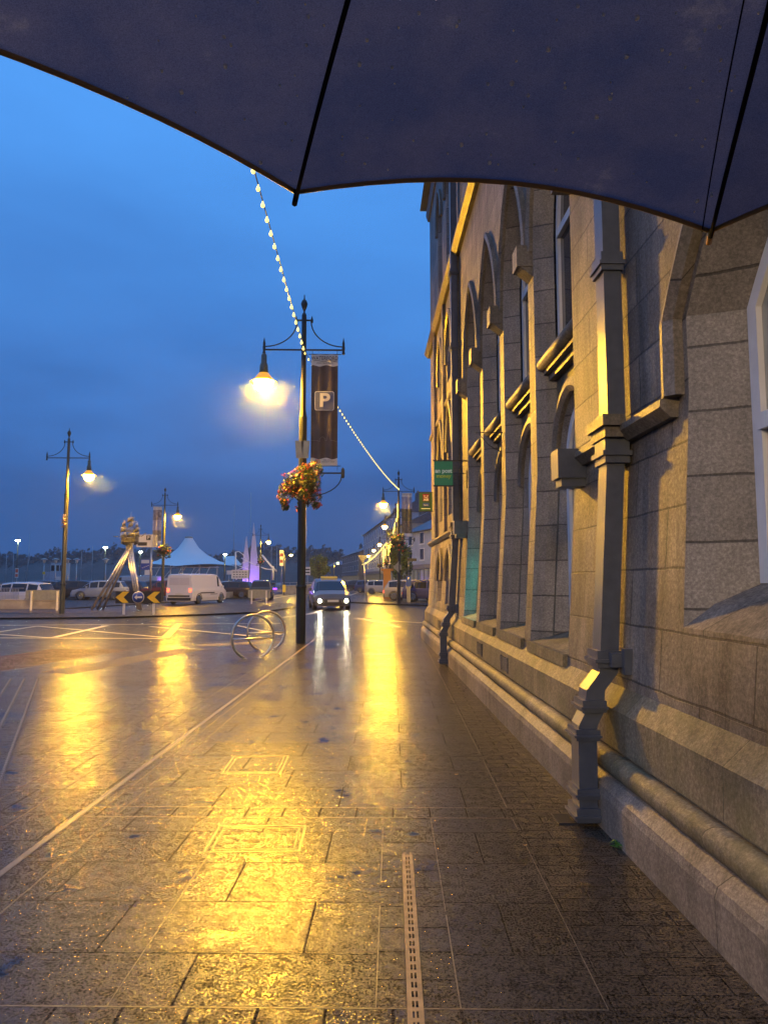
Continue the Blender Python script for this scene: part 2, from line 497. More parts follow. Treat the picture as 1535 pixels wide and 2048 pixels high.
# tactile ribs: three columns of bars by the left edge, and a bed of studs near the kerb
bt = MB()
for k in range(105):
    u = k / 104; x0 = -2.15 - 2.75 * u; y0 = 4.2 + 6.9 * u
    for j in range(3): bt.box(x0 - j * .20 - .009, x0 - j * .20 + .009, y0 - .024, y0 + .024, -.005, .004)
tag(bt.build('tactile_ribs', mat('rib_paving', (.26, .24, .2), .25)), 'raised tactile ribs in rows on wet paving', 'tactile paving', kind='stuff')
bt = MB()
def studs(ax, ay, bx_, by_, n, mrows, step):
    d = Vector((bx_ - ax, by_ - ay)); d.normalize(); nn = Vector((-d.y, d.x))
    for i in range(n):
        for j in range(mrows):
            p = Vector((ax, ay)) + d * (i * step) + nn * (-j * step)
            bt.lathe([(.022, -.003), (.018, .005), (.009, .007)], (p.x, p.y, 0), 8)
studs(-5.2, 11.9, -4.05, 15.9, 64, 10, .066)
studs(-3.9, 16.9, -2.2, 17.9, 28, 8, .07)
tag(bt.build('tactile_studs', mat('stud_paving', (.22, .19, .16), .25)), 'rows of small blister studs in wet kerbside paving', 'tactile paving', kind='stuff')

# red lane and painted lines
re = [p for p in edge if p[1] > 2 and p[0] < -4.5]
ro = off_path(re, 2.1)
b = MB()
for i in range(len(re) - 1):
    b.quad((*re[i], RD + .004), (*re[i + 1], RD + .004), (*ro[i + 1], RD + .004), (*ro[i], RD + .004))
tag(b.build('red_lane', M['red_asphalt']), kind='structure')
def line(b, p, q, wd=.12, z=RD + .008):
    p = Vector(p[:2]); q = Vector(q[:2]); d = (q - p).normalized(); n = Vector((-d.y, d.x)) * wd / 2
    b.quad((*(p - n), z), (*(q - n), z), (*(q + n), z), (*(p + n), z))
def pline(b, pts, wd=.12, z=RD + .008):
    g = [gr(x, y, RD) for x, y in pts]
    for i in range(len(g) - 1): line(b, g[i], g[i + 1], wd, z + .0)
b = MB()
pline(b, [(-60, 1276), (330, 1277.5)], .14)
pline(b, [(-60, 1251.5), (560, 1247)], .14)
tag(b.build('road_marking', M['paint']), kind='structure')
b = MB()
pline(b, [(-20, 1268), (110, 1277)], .13, RD + .012)
pline(b, [(-30, 1269), (76, 1253)], .13, RD + .016)
tag(b.build('road_marking', M['paint']), kind='structure')
b = MB()
pline(b, [(76, 1253), (340, 1276.5)], .13, RD + .012)
pline(b, [(108, 1276), (214, 1252)], .2, RD + .016)
pline(b, [(300, 1254), (500, 1273)], .13, RD + .02)
pline(b, [(470, 1251), (560, 1270)], .13, RD + .016)
tag(b.build('road_marking', M['paint']), kind='structure')
b = MB()
pline(b, [(332, 1276), (358, 1248)], .24, RD + .018)
pline(b, [(300, 1243), (385, 1243.5)], .10, RD + .014)
tag(b.build('road_marking', M['paint_y']), kind='structure')
b = MB()
pline(b, [(708, 1238), (860, 1247)], .12, RD + .012)
pline(b, [(715, 1237), (798, 1255)], .14, RD + .016)
pline(b, [(616, 1229), (640, 1222), (652, 1217), (648, 1213)], .22, RD + .01)
pline(b, [(560, 1236), (616, 1229)], .10, RD + .014)
tag(b.build('road_marking', M['paint']), kind='structure')

# the island across the road
isl_px = [(-140, 1239), (0, 1238.5), (220, 1237), (406, 1231), (500, 1226.5), (541, 1222.5), (575, 1217.5), (592, 1212.5), (585, 1209), (555, 1207), (460, 1207), (395, 1211), (335, 1219)]
isl = [gr(x, y, RD)[:2] for x, y in isl_px]
isl += [(-14.5, 38.4), (-60, 38.4), (-60, isl[0][1])]
sheet('traffic_island', isl, RD + .07, M['carpark'], .09)
io = off_path(isl[:12], -.22)
b = MB()
for i in range(11):
    b.quad((*isl[i], RD + .074), (*isl[i + 1], RD + .074), (*io[i + 1], RD + .074), (*io[i], RD + .074))
tag(b.build('kerb', M['kerb']), kind='structure')
# plaza under the sculpture
sheet('plaza', [(-40, 34.5), (-12.7, 33.4), (-10.6, 35.2), (-10.0, 38.2), (-40, 38.2)], RD + .078, paving_mat('plaza_setts', (.26, .20, .16), .2, .1, grain=.001))
# far pavement and road beyond the crossing
fp = [(-1.4, 50.6), (0.6, 47.2), (3.4, 43.6), (9, 42.4), (40, 42.0), (40, 260), (3.2, 260), (2.0, 150), (1.0, 90), (-.5, 62)]
sheet('pavement', fp, .04, M['pave_c'], .1)
fo = off_path(fp[:5], .0); fi = off_path(fp[:5], .2)
b = MB()
for i in range(4):
    b.quad((*fo[i], .045), (*fo[i + 1], .045), (*fi[i + 1], .045), (*fi[i], .045))
tag(b.build('kerb', M['kerb']), kind='structure')
b = MB()
for k in range(5):
    line(b, (1.9 + k * .2, 49 + k * 3.4), (5.4 + k * .2, 48 + k * 3.4), .1, .05)
tag(b.build('road_marking', M['paint']), kind='structure')
b = MB()
line(b, (-2.6, 53), (-1.3, 95), .14, RD + .01); line(b, (-8.4, 53), (-7.5, 110), .14, RD + .01)
tag(b.build('road_marking', M['paint']), kind='structure')
sheet('car_park', [(-80, 39.6), (-16.2, 39.6), (-11.8, 62), (-10.5, 84), (-9.2, 130), (-9.2, 160), (-150, 160)], RD + .06, M['carpark'], .1)
tag(MB().add([(-600, 162, -.6), (-9.4, 162, -.6), (-9.4, 480, -.6), (-600, 480, -.6)], [(0, 1, 2, 3)]).build('river', mat('river_water', (.02, .035, .05), .12, bump=.05, bs=.8)), kind='structure')

# ------------------------------------------------------------------ the stone building
B = thing('stone_building', 'long grey granite Gothic building with tall pointed windows beside the footpath', 'building', (1.65, 0, 0))
XF = 1.65
BX = 1.65     # the empty's x; parts are modelled in world coordinates and shifted
YA, YE = -3.0, 18.7
def bx(z): return XF - .0625 * max(0, 2.45 - z)
def bpart(mb, name, mt, parent=None):
    o = mb.build(name, mt, parent or B)
    sh = Vector((BX, 0, 0))
    if parent is None:
        o.data.transform(Matrix.Translation(-sh))
    else:
        o.data.transform(Matrix.Translation(-sh))
    return o
def arch(y0, y1, zsp, zap, n=9):
    wd = y1 - y0; H = zap - zsp
    if H < wd / 2:
        a = [(y0 + wd / 2 * i / n, zsp + H * (1 - (1 - i / n) ** 1.6)) for i in range(n + 1)]
        return a + [(y0 + y1 - y, z) for y, z in reversed(a[:-1])]
    r = (wd * wd / 4 + H * H) / wd
    a = []
    for i in range(n + 1):
        y = y0 + wd / 2 * (1 - math.cos(PI / 2 * i / n)) if False else y0 + wd / 2 * (i / n) ** 1.6
        a.append((y, zsp + math.sqrt(max(0, r * r - (y - y0 - r) ** 2))))
    return a + [(y0 + y1 - y, z) for y, z in reversed(a[:-1])]
def outline(y0, y1, zs, zsp, zap):
    zz = []
    z = zs
    while z < zsp - .01:
        zz.append(z); z += .4
    if len(zz) > 1 and zsp - zz[-1] < .15: zz.pop()
    left = [(y0, q) for q in zz]; right = [(y1, q) for q in reversed(zz)]
    return left + arch(y0, y1, zsp, zap) + right
def inset(o, s, y0, y1, ds=0.0):
    yc = (y0 + y1) / 2; k = 1 - 2 * s / (y1 - y0)
    zb = o[0][1]
    top = max(z for _, z in o)
    return [(yc + (y - yc) * k, z + ds * (1 - min(1, (z - zb) / .35)) - s * 1.1 * max(0, (z - (top - .8)) / .8)) for y, z in o]
wall = MB()
def rect(y0, y1, z0, z1, dx=0.0, mb=None):
    mb = mb or wall
    cuts = [z0] + [c for c in (2.45,) if z0 < c < z1] + [z1]
    for a, b_ in zip(cuts, cuts[1:]):
        mb.quad((bx(a) + dx, y0, a), (bx(a) + dx, y1, a), (bx(b_) + dx, y1, b_), (bx(b_) + dx, y0, b_))
def arch_fill(ol, ztop, X=None, mb=None):
    """wall face above an arch outline up to ztop"""
    mb = mb or wall
    for (ya, za), (yb, zb) in zip(ol, ol[1:]):
        if abs(ya - yb) < 1e-6: continue
        xa, xb, xt = (bx(za), bx(zb), bx(ztop)) if X is None else (X, X, X)
        mb.quad((xa, ya, za), (xb, yb, zb), (xt, yb, ztop), (xt, ya, ztop))
reveals = MB()
def reveal(o1, x1, o2, x2, mb=None):
    mb = mb or reveals
    f1 = x1 if callable(x1) else (lambda z: x1)
    f2 = x2 if callable(x2) else (lambda z: x2)
    for i in range(len(o1) - 1):
        (a, b_), (c, d) = o1[i], o1[i + 1]; (e_, f), (g, h) = o2[i], o2[i + 1]
        mb.quad((f1(b_), a, b_), (f1(d), c, d), (f2(h), g, h), (f2(f), e_, f))
def sill3(mb, oa, xa, ob, xb, oc, xc):
    for (p, x0), (q, x1) in (((oa, xa), (ob, xb)), ((ob, xb), (oc, xc))):
        mb.quad((x0, p[0][0], p[0][1]), (x0, p[-1][0], p[-1][1]), (x1, q[-1][0], q[-1][1]), (x1, q[0][0], q[0][1]))
def window(ol, X, ztr=(), muntin=False, pane='glass', fw=.055, outer=True):
    fr = MB()
    y0 = min(y for y, _ in ol); y1 = max(y for y, _ in ol)
    inn = inset(ol, fw, y0, y1)
    zb = ol[0][1]
    inn = [(y, max(z, zb + fw)) for y, z in inn]
    reveal(ol, X - .0, inn, X - .0, fr)                 # face
    reveal(inn, X - .0, inn, X + .05, fr)               # inner return
    reveal(ol, X - .0, ol, X + .05, fr)
    fr.quad((X, ol[0][0], zb), (X, ol[-1][0], zb), (X, inn[-1][0], zb + fw), (X, inn[0][0], zb + fw))
    for zt in ztr:
        fr.box(X - .012, X + .045, y0 + fw * .8, y1 - fw * .8, zt - .04, zt + .04)
    if muntin: fr.box(X - .006, X + .04, (y0 + y1) / 2 - .025, (y0 + y1) / 2 + .025, zb + fw, min(z for z in [max(q for _, q in ol) - fw]))
    w_ = bpart(fr, 'window', M['white_frame'])
    g = MB()
    n = len(inn)
    g.add([(X + .03, y, z) for y, z in inn], [tuple(range(n))])
    bpart(g, 'glass', M[pane], w_)
    return w_
def hood(ol, r_out, r_in, proj, f=bx, name='hood_mould', mt='mould', yspan=None):
    """a moulded band running round an outline"""
    h = MB()
    y0 = min(y for y, _ in ol); y1 = max(y for y, _ in ol)
    A = inset(ol, -r_in, y0, y1); Bq = inset(ol, -r_out, y0, y1)
    mid = inset(ol, -(r_in * .6 + r_out * .4), y0, y1)
    reveal(A, lambda z: f(z) + .01, A, lambda z: f(z) - proj * .55, h)
    reveal(A, lambda z: f(z) - proj * .55, mid, lambda z: f(z) - proj, h)
    reveal(mid, lambda z: f(z) - proj, Bq, lambda z: f(z) - proj * .8, h)
    reveal(Bq, lambda z: f(z) - proj * .8, Bq, lambda z: f(z) + .01, h)
    for ww in (0, -1):
        a, b_, m_ = A[ww], Bq[ww], mid[ww]
        h.quad((f(a[1]) + .01, a[0], a[1]), (f(m_[1]) - proj, m_[0], m_[1]), (f(b_[1]) - proj * .8, b_[0], b_[1]), (f(b_[1]) + .01, b_[0], b_[1]))
    return bpart(h, name, M[mt])

ZW = .76    # wall springs from the plinth here
ZC = 7.45   # main cornice
ZT = 11.5
# --- near bay with its big window
NY0, NY1 = 1.9, 3.62
ol = outline(NY0, NY1, 1.22, 2.82, 3.58)
rect(YA, NY0, ZW, ZC); rect(NY0, NY1, ZW, 1.22); arch_fill(ol, ZC)
o2 = inset(ol, .06, NY0, NY1, .12); o3 = inset(ol, .13, NY0, NY1, .22)
reveal(ol, bx, o2, lambda z: bx(z) + .13); reveal(o2, lambda z: bx(z) + .13, o3, XF + .26)
sill = MB()
sill3(sill, ol, bx(1.22), o2, bx(o2[0][1]) + .13, o3, XF + .26)
bpart(sill, 'window_sill', M['stone'])
window(o3, XF + .25, (2.22,), pane='blind', fw=.08)
hol = [(y, z) for y, z in ol if z > 2.3]
hood(hol, .17, .05, .09)
# --- pier with the near downpipe
P0, P1 = NY1, 5.66
rect(P0, P1, ZW, ZC)
# --- four tall bays
W_, MW, = 1.36, .25
ys = P1
bays = []
for k in range(4):
    y0 = ys; y1 = y0 + W_ - (0.05 if k == 0 else 0)
    bays.append((y0, y1)); ys = y1 + MW
WEND = bays[-1][1]
for k, (y0, y1) in enumerate(bays):
    big = outline(y0, y1, .88, 4.75, 6.1)
    rect(y0, y1, ZW, .88)
    arch_fill(big, ZC)
    s1 = inset(big, .05, y0, y1, .02); s2 = inset(big, .08, y0, y1, .05)
    reveal(big, bx, s1, lambda z: bx(z) + .10); reveal(s1, lambda z: bx(z) + .10, s2, lambda z: bx(z) + .19)
    a, b_ = s2[0][0], s2[-1][0]
    XI = XF + .19
    # lower window in the set-back face
    lo = outline(a + .06, b_ - .06, .95, 2.55, 3.12)
    fp_ = MB()
    for (p, q) in ((a, a + .06), (b_ - .06, b_)):
        for z0, z1 in ((.93, 2.45), (2.45, 3.5)):
            fp_.quad((bx(z0) + .19, p, z0), (bx(z0) + .19, q, z0), (bx(z1) + .19, q, z1), (bx(z1) + .19, p, z1))
    arch_fill(lo, 3.5, XI, fp_)
    bpart(fp_, 'spandrel', M['plinth'])
    l2 = inset(lo, .05, a + .06, b_ - .06, .04)
    reveal(lo, lambda z: bx(z) + .19, l2, XI + .05)
    window(l2, XI + .04, (2.35,), fw=.085, pane='blind' if k < 2 else 'glass')
    hood([(y, z) for y, z in lo if z > 2.35], .13, .02, .07, f=lambda z: XI, name='window_hood')
    sl = MB()
    sl.quad((bx(.88), y0, .88), (bx(.88), y1, .88), (XI + .05, l2[-1][0], l2[-1][1]), (XI + .05, l2[0][0], l2[0][1]))
    sl.box(bx(.8) - .035, bx(.8) + .05, y0 + .02, y1 - .02, .79, .884)
    bpart(sl, 'window_sill', M['plinth'])
    # roll sill of the upper window and the window above it
    rl = MB(); rl.tube([(XF + .07, a - .05, 3.56), (XF + .07, b_ + .05, 3.56)], .065, 12)
    rl.box(XF + .07, XI + .1, a - .03, b_ + .03, 3.46, 3.60)
    rl.box(XF + .12, XI + .02, a - .03, b_ + .03, 3.40, 3.458)
    bpart(rl, 'roll_sill', M['mould'])
    uo = [(y, z) for y, z in s2 if z > 3.62]
    uo = [(uo[0][0], 3.60)] + uo + [(uo[-1][0], 3.60)]
    window(uo, XI + .02, (4.85,), muntin=True, fw=.075)
    hood([(y, z) for y, z in big if z > 4.72], .10, .0, .07)
for k in range(4):
    y0 = bays[k][1]
    if k < 3: rect(y0, y0 + MW, ZW, ZC)
    bl = MB(); yc = y0 + MW / 2
    bl.box(XF - .16, XF - .002, yc - .11, yc + .11, 4.60, 4.82)
    bl.prism([(XF - .002, 4.6), (XF - .13, 4.6), (XF - .002, 4.50)], yc - .1, yc + .1)
    bpart(bl, 'label_stop', M['mould'])
bl = MB(); bl.box(XF - .16, XF - .002, P1 - .24, P1 - .02, 4.60, 4.82); bpart(bl, 'label_stop', M['mould'])
# --- pier and far bay
FY = [(13.75, 14.75), (15.55, 16.5)]
FYg = [(14.5, 15.9)]
def column(y0, y1, cuts):
    """openings stacked in one column: (zs, zsp, zap)"""
    z = ZW
    for zs, zsp, zap in cuts:
        rect(y0, y1, z, zs)
        o = outline(y0, y1, zs, zsp, zap)
        zt = zap + .12
        if zap < 2.4: zt = 2.45
        arch_fill(o, zt)
        i1 = inset(o, .07, y0, y1, .05); i2 = inset(o, .12, y0, y1, .1)
        reveal(o, bx, i1, lambda q: bx(q) + .14); reveal(i1, lambda q: bx(q) + .14, i2, XF + .25)
        s = MB(); s.quad((bx(zs), y0, zs), (bx(zs), y1, zs), (XF + .25, i2[-1][0], i2[-1][1]), (XF + .25, i2[0][0], i2[0][1]))
        bpart(s, 'window_sill', M['plinth'])
        window(i2, XF + .24, (zs + .62 * (zap - zs),) if zap - zs > 1.3 else ())
        hood([(y, q) for y, q in o if q > zsp - .35], .11, .0, .07)
        z = zt
    rect(y0, y1, z, ZT)
rect(WEND, FY[0][0], ZW, ZC)
column(*FY[0], [(.98, 1.45, 2.06), (2.78, 4.1, 4.95), (5.55, 6.2, 6.85), (8.0, 9.6, 10.4)])
rect(FY[0][1], FY[1][0], ZW, ZT)
column(*FY[1], [(.98, 1.45, 2.06), (2.78, 4.1, 4.95), (5.55, 6.2, 6.85), (8.0, 9.6, 10.4)])
rect(FY[1][1], YE, ZW, ZT)
rect(YA, FY[0][0], ZC, ZT)
# buttress strips, end wall, back and roof
wall.quad((bx(2.45), YE, 2.45), (14, YE, 2.45), (14, YE, ZT), (XF, YE, ZT))
wall.quad((bx(ZW), YE, ZW), (14, YE, ZW), (14, YE, 2.45), (XF, YE, 2.45))
wall.quad((bx(0), YE - .02, -.1), (14, YE - .02, -.1), (14, YE, ZW), (bx(ZW), YE, ZW))
wall.quad((14, YA, -.1), (14, YE, -.1), (14, YE, ZT), (14, YA, ZT))
wall.quad((bx(ZW), YA, -.1), (14, YA, -.1), (14, YA, ZT), (XF, YA, ZT))
bpart(wall, 'wall', M['stone'])
bpart(reveals, 'window_reveals', M['jamb'])
for (a, b_) in ((12.72, 13.0), (17.0, 17.3), (15.0, 15.22)):
    st = MB()
    st.box(XF - .07, XF + .02, a, b_, 2.46, ZC - .02)
    bpart(st, 'pilaster', M['stone'])
rf = MB(); rf.prism([(XF - .25, ZT), (14.2, ZT), (8, ZT + 4.5)], YA - .2, YE + .2)
bpart(rf, 'roof', mat('slate_roof', (.06, .06, .07), .4, var=.3))
# strings and cornices: profile in (dx from bx, z)
def string(y0, y1, zc, h=.13, p=.10, name='string_course'):
    s = MB(); x = bx(zc)
    s.prism([(x + .02, zc - h * .5), (x - p * .45, zc - h * .5), (x - p, zc - .01), (x - p, zc + h * .22), (x + .02, zc + h * .6)], y0, y1)
    return bpart(s, name, M['mould'])
string(3.74, 5.52, 2.38); string(12.1, YE + .1, 2.40)
string(YA, YE + .12, ZC, .2, .15, 'cornice'); string(YA, YE + .12, ZT - .2, .3, .09, 'cornice')
string(13.2, YE + .05, 5.15, .1, .05)
for yb in (5.44, 11.95):
    s = MB(); s.box(1.42, 1.66, yb - .1, yb + .1, 2.22, 2.44); s.box(1.45, 1.64, yb - .08, yb + .08, 2.16, 2.218)
    bpart(s, 'label_stop', M['pipe'])
# plinth
s = MB()
prof = [(1.555, .82), (1.47, .685), (1.465, .46), (1.49, .44)]
yb0, yb1 = YA, YE + .12
for (a, b_) in zip(prof, prof[1:]):
    s.quad((a[0], yb0, a[1]), (a[0], yb1, a[1]), (b_[0], yb1, b_[1]), (b_[0], yb0, b_[1]))
s.quad((1.47, yb1, .685), (1.56, yb1, .82), (5, yb1, .82), (5, yb1, .685)); s.quad((1.465, yb1, .44), (1.47, yb1, .685), (5, yb1, .685), (5, yb1, .44))
bpart(s, 'plinth', M['plinth'])
s = MB(); s.tube([(1.468, yb0 + i * (yb1 - yb0) / 24, .372) for i in range(25)], .068, 16)
bpart(s, 'roll_moulding', M['plinth'])
s = MB()
prof = [(1.47, .325), (1.425, .30), (1.385, .245), (1.375, .20), (1.38, -.08)]
for (a, b_) in zip(prof, prof[1:]):
    s.quad((a[0], yb0, a[1]), (a[0], yb1 + .1, a[1]), (b_[0], yb1 + .1, b_[1]), (b_[0], yb0, b_[1]))
s.quad((1.38, yb1 + .1, -.08), (1.38, yb1 + .1, .3), (5, yb1 + .1, .3), (5, yb1 + .1, -.08))
bpart(s, 'base_course', M['base'])
s = MB(); s.box(1.47, 1.6, yb0, yb1, .3, .33); s.box(1.49, 1.6, yb0, yb1, .42, .46); bpart(s, 'moulding_groove', M['base'])
for yv in (7.85, 9.55, 14.9):
    g = MB(); g.box(1.462, 1.475, yv - .16, yv + .16, .50, .64)
    v_ = bpart(g, 'air_vent', M['hole'])
    g = MB()
    for k in range(9): g.box(1.452, 1.466, yv - .155 + k * .036, yv - .138 + k * .036, .505, .635)
    g.box(1.45, 1.468, yv - .175, yv - .16, .49, .65); g.box(1.45, 1.468, yv + .165, yv + .18, .49, .65)
    bpart(g, 'vent_bars', M['mould'], v_)
# downpipes: loft of horizontal rectangles
def downpipe(yc, label):
    p = MB(); hx, hy = .056, .078
    path = [(1.552, 9.5), (1.552, 2.46), (1.545, 2.30), (1.462, .98), (1.458, .90), (1.375, .795), (1.365, .70), (1.36, .655), (1.322, .585), (1.318, .50), (1.312, .02)]
    vs = []; fs = []
    for x, z in path:
        vs += [(x - hx, yc - hy, z), (x + hx, yc - hy, z), (x + hx, yc + hy, z), (x - hx, yc + hy, z)]
    for i in range(len(path) - 1):
        for k in range(4): fs.append((i * 4 + k, i * 4 + (k + 1) % 4, i * 4 + 4 + (k + 1) % 4, i * 4 + 4 + k))
    p.add(vs, fs)
    dp = bpart(p, 'downpipe', M['pipe']); dp['label'] = label
    def collar(xc, z0, z1, g=.018):
        c = MB()
        c.box(xc - hx - g, xc + hx + g * .6, yc - hy - g, yc + hy + g, z0, z1)
        c.box(xc - hx - g * 1.7, xc + hx + g, yc - hy - g * 1.6, yc + hy + g * 1.6, z0 + (z1 - z0) * .3, z0 + (z1 - z0) * .5)
        bpart(c, 'collar', M['pipe'], dp)
    collar(1.552, 3.42, 3.54); collar(1.552, 5.6, 5.72); collar(1.552, 7.0, 7.1)
    collar(1.547, 2.18, 2.33, .026); collar(1.462, .93, 1.03, .024)
    collar(1.364, .665, .735, .02); collar(1.32, .50, .565, .02); collar(1.316, .16, .22, .018); collar(1.314, .03, .11, .022)
    c = MB(); c.box(1.45, 1.57, yc - .16, yc - .085, .94, 1.02); c.box(1.51, 1.57, yc - .2, yc - .15, .90, 1.05)
    bpart(c, 'bracket', M['pipe'], dp)
    # the string course breaks round the pipe
    c = MB(); c.box(1.455, 1.57, yc - .14, yc + .14, 2.335, 2.40)
    c.box(1.435, 1.57, yc - .17, yc + .17, 2.402, 2.47)
    bpart(c, 'string_break', M['mould'])
    return dp
downpipe(4.50, 'near slate grey square downpipe'); downpipe(12.75, 'far slate grey square downpipe')

# drain gully at the near pipe, and a weed
t = thing('gully_grate', 'dark broken gully at the foot of the near downpipe', 'drain', (1.2, 4.42, 0))
MB().box(-.05, .045, .06, .24, -.02, .004).build('hole_block', M['hole'], t)  # black block stands for the dark inside the open hole
g = MB(); g.box(-.056, .05, .05, .06, -.01, .008); g.box(-.056, -.05, .06, .24, -.01, .008); g.build('rim', M['plastic'], t)
t = thing('weed', 'small green weed growing at the foot of the granite base', 'plant', (1.362, 4.08, 0))
g = MB()
for k in range(16):
    a = random.uniform(PI * .4, PI * 1.6); l_ = random.uniform(.02, .055); h = random.uniform(.01, .05)
    d = Vector((math.cos(a), math.sin(a), 0)); n = Vector((-d.y, d.x, 0)) * .009
    g.add([Vector((0, 0, .002)), d * l_ * .5 + n + Vector((0, 0, h)), d * l_ + Vector((0, 0, h * .8)), d * l_ * .5 - n + Vector((0, 0, h))], [(0, 1, 2, 3)])
g.build('leaves', mat('weed_leaf', (.06, .16, .02), .5), t, recalc=False)

# ------------------------------------------------------------------ drain channel, covers, litter
t = thing('drain_channel', 'long slotted metal drain channel set in the wet paving', 'drain', (DX, 0, 0), PR)
c = MB(); c.box(-.027, .027, .2, 4.02, -.06, -.012); c.build('channel', M['hole'], t)
c = MB()
c.box(-.028, -.020, .2, 4.02, -.02, .003); c.box(.020, .028, .2, 4.02, -.02, .003); c.box(-.003, .003, .2, 4.02, -.012, .002)
y = .2
while y < 4.0:
    c.box(-.020, -.0105, y, y + .06, -.011, .002); c.box(.0105, .020, y, y + .06, -.011, .002)
    c.box(-.0105, -.003, y, y + .022, -.011, .002); c.box(.003, .0105, y, y + .022, -.011, .002)
    y += .06
c.build('grating', M['grate'], t)
def cover(x, y, wx, wy, label):
    t = thing('inspection_cover', label, 'cover', (x, y, 0), 0, 'paved inspection covers')
    c = MB()
    for a, b_, c_, d in ((-wx / 2, wx / 2, -wy / 2, -wy / 2 + .012), (-wx / 2, wx / 2, wy / 2 - .012, wy / 2), (-wx / 2, -wx / 2 + .012, -wy / 2 + .012, wy / 2 - .012), (wx / 2 - .012, wx / 2, -wy / 2 + .012, wy / 2 - .012)):
        c.box(a, b_, c_, d, -.01, .0022)
    k = .035
    c.box(-wx / 2 + k, wx / 2 - k, -wy / 2 + k, -wy / 2 + k + .006, -.01, .0016); c.box(-wx / 2 + k, -wx / 2 + k + .006, -wy / 2 + k, wy / 2 - k, -.01, .0016)
    c.box(wx / 2 - k - .006, wx / 2 - k, -wy / 2 + k, wy / 2 - k, -.01, .0016); c.box(-wx / 2 + k, wx / 2 - k, wy / 2 - k - .006, wy / 2 - k, -.01, .0016)
    c.build('frame', M['cover_edge'], t)
cover(-.62, 4.28, .52, .42, 'nearer square inspection cover just past the cross band of setts')
cover(-.88, 5.95, .46, .55, 'farther square inspection cover between the pale strip and the band')
lf = mat('fallen_leaf', (.42, .27, .08), .5, var=.3)
def leafl(px, py, s_, label, m_=lf):
    p = gr(px, py, .004); b = MB()
    q = random.uniform(0, 6)
    pts = [(math.cos(q + a) * s_ * (1 if i % 2 else .55), math.sin(q + a) * s_ * (.6 if i % 2 else .4), .004 + .006 * (i % 2)) for i, a in enumerate([k * PI / 4 for k in range(8)])]
    b.add(pts, [tuple(range(8))])
    o = b.build('fallen_leaf', m_, None, p, recalc=False)
    tag(o, label, 'leaf')
leafl(168, 1541, .035, 'yellow fallen leaf on the dark paving at the left')
leafl(1050, 1692, .016, 'small pale leaf between the band and the downpipe')
leafl(1294, 1746, .014, 'tiny pale leaf close to the granite base')
leafl(912, 1550, .02, 'small pale leaf on the paving before the cross band')
leafl(1360, 1862, .02, 'small black scrap lying near the foot of the wall', M['rubber'])

# ------------------------------------------------------------------ cycle hoops
def hoop(loc, rz, r_, label):
    t = thing('cycle_stand', label, 'bike rack', loc, rz, 'round steel cycle hoops')
    b = MB(); a0 = R(-62)
    pts = []
    for k in range(41):
        a = a0 + (2 * PI - (PI + 2 * a0) * 1) * 0
        q = R(-90) + R(24) + (2 * PI - R(48)) * k / 40
        pts.append((r_ * math.cos(q), 0, r_ + r_ * math.sin(q) - .02))
    b.tube(pts, .024, 10); b.build('ring', M['steel'], t)
    b = MB(); b.tube([(-r_ + .01, 0, r_ * .88), (r_ - .01, 0, r_ * .88)], .02, 8); b.build('cross_bar', M['steel'], t)
    for s_ in (-1, 1):
        b = MB(); b.lathe([(.06, 0), (.06, .008), (.03, .01)], (s_ * r_ * math.sin(R(24)), 0, .001), 12); b.build('foot_plate', M['galv'], t)
hoop((-2.16, 13.9, 0), R(28), .415, 'nearer round steel cycle hoop on the wet paving')
hoop((-2.13, 15.5, 0), R(28), .415, 'farther round steel cycle hoop just beyond the nearer one')

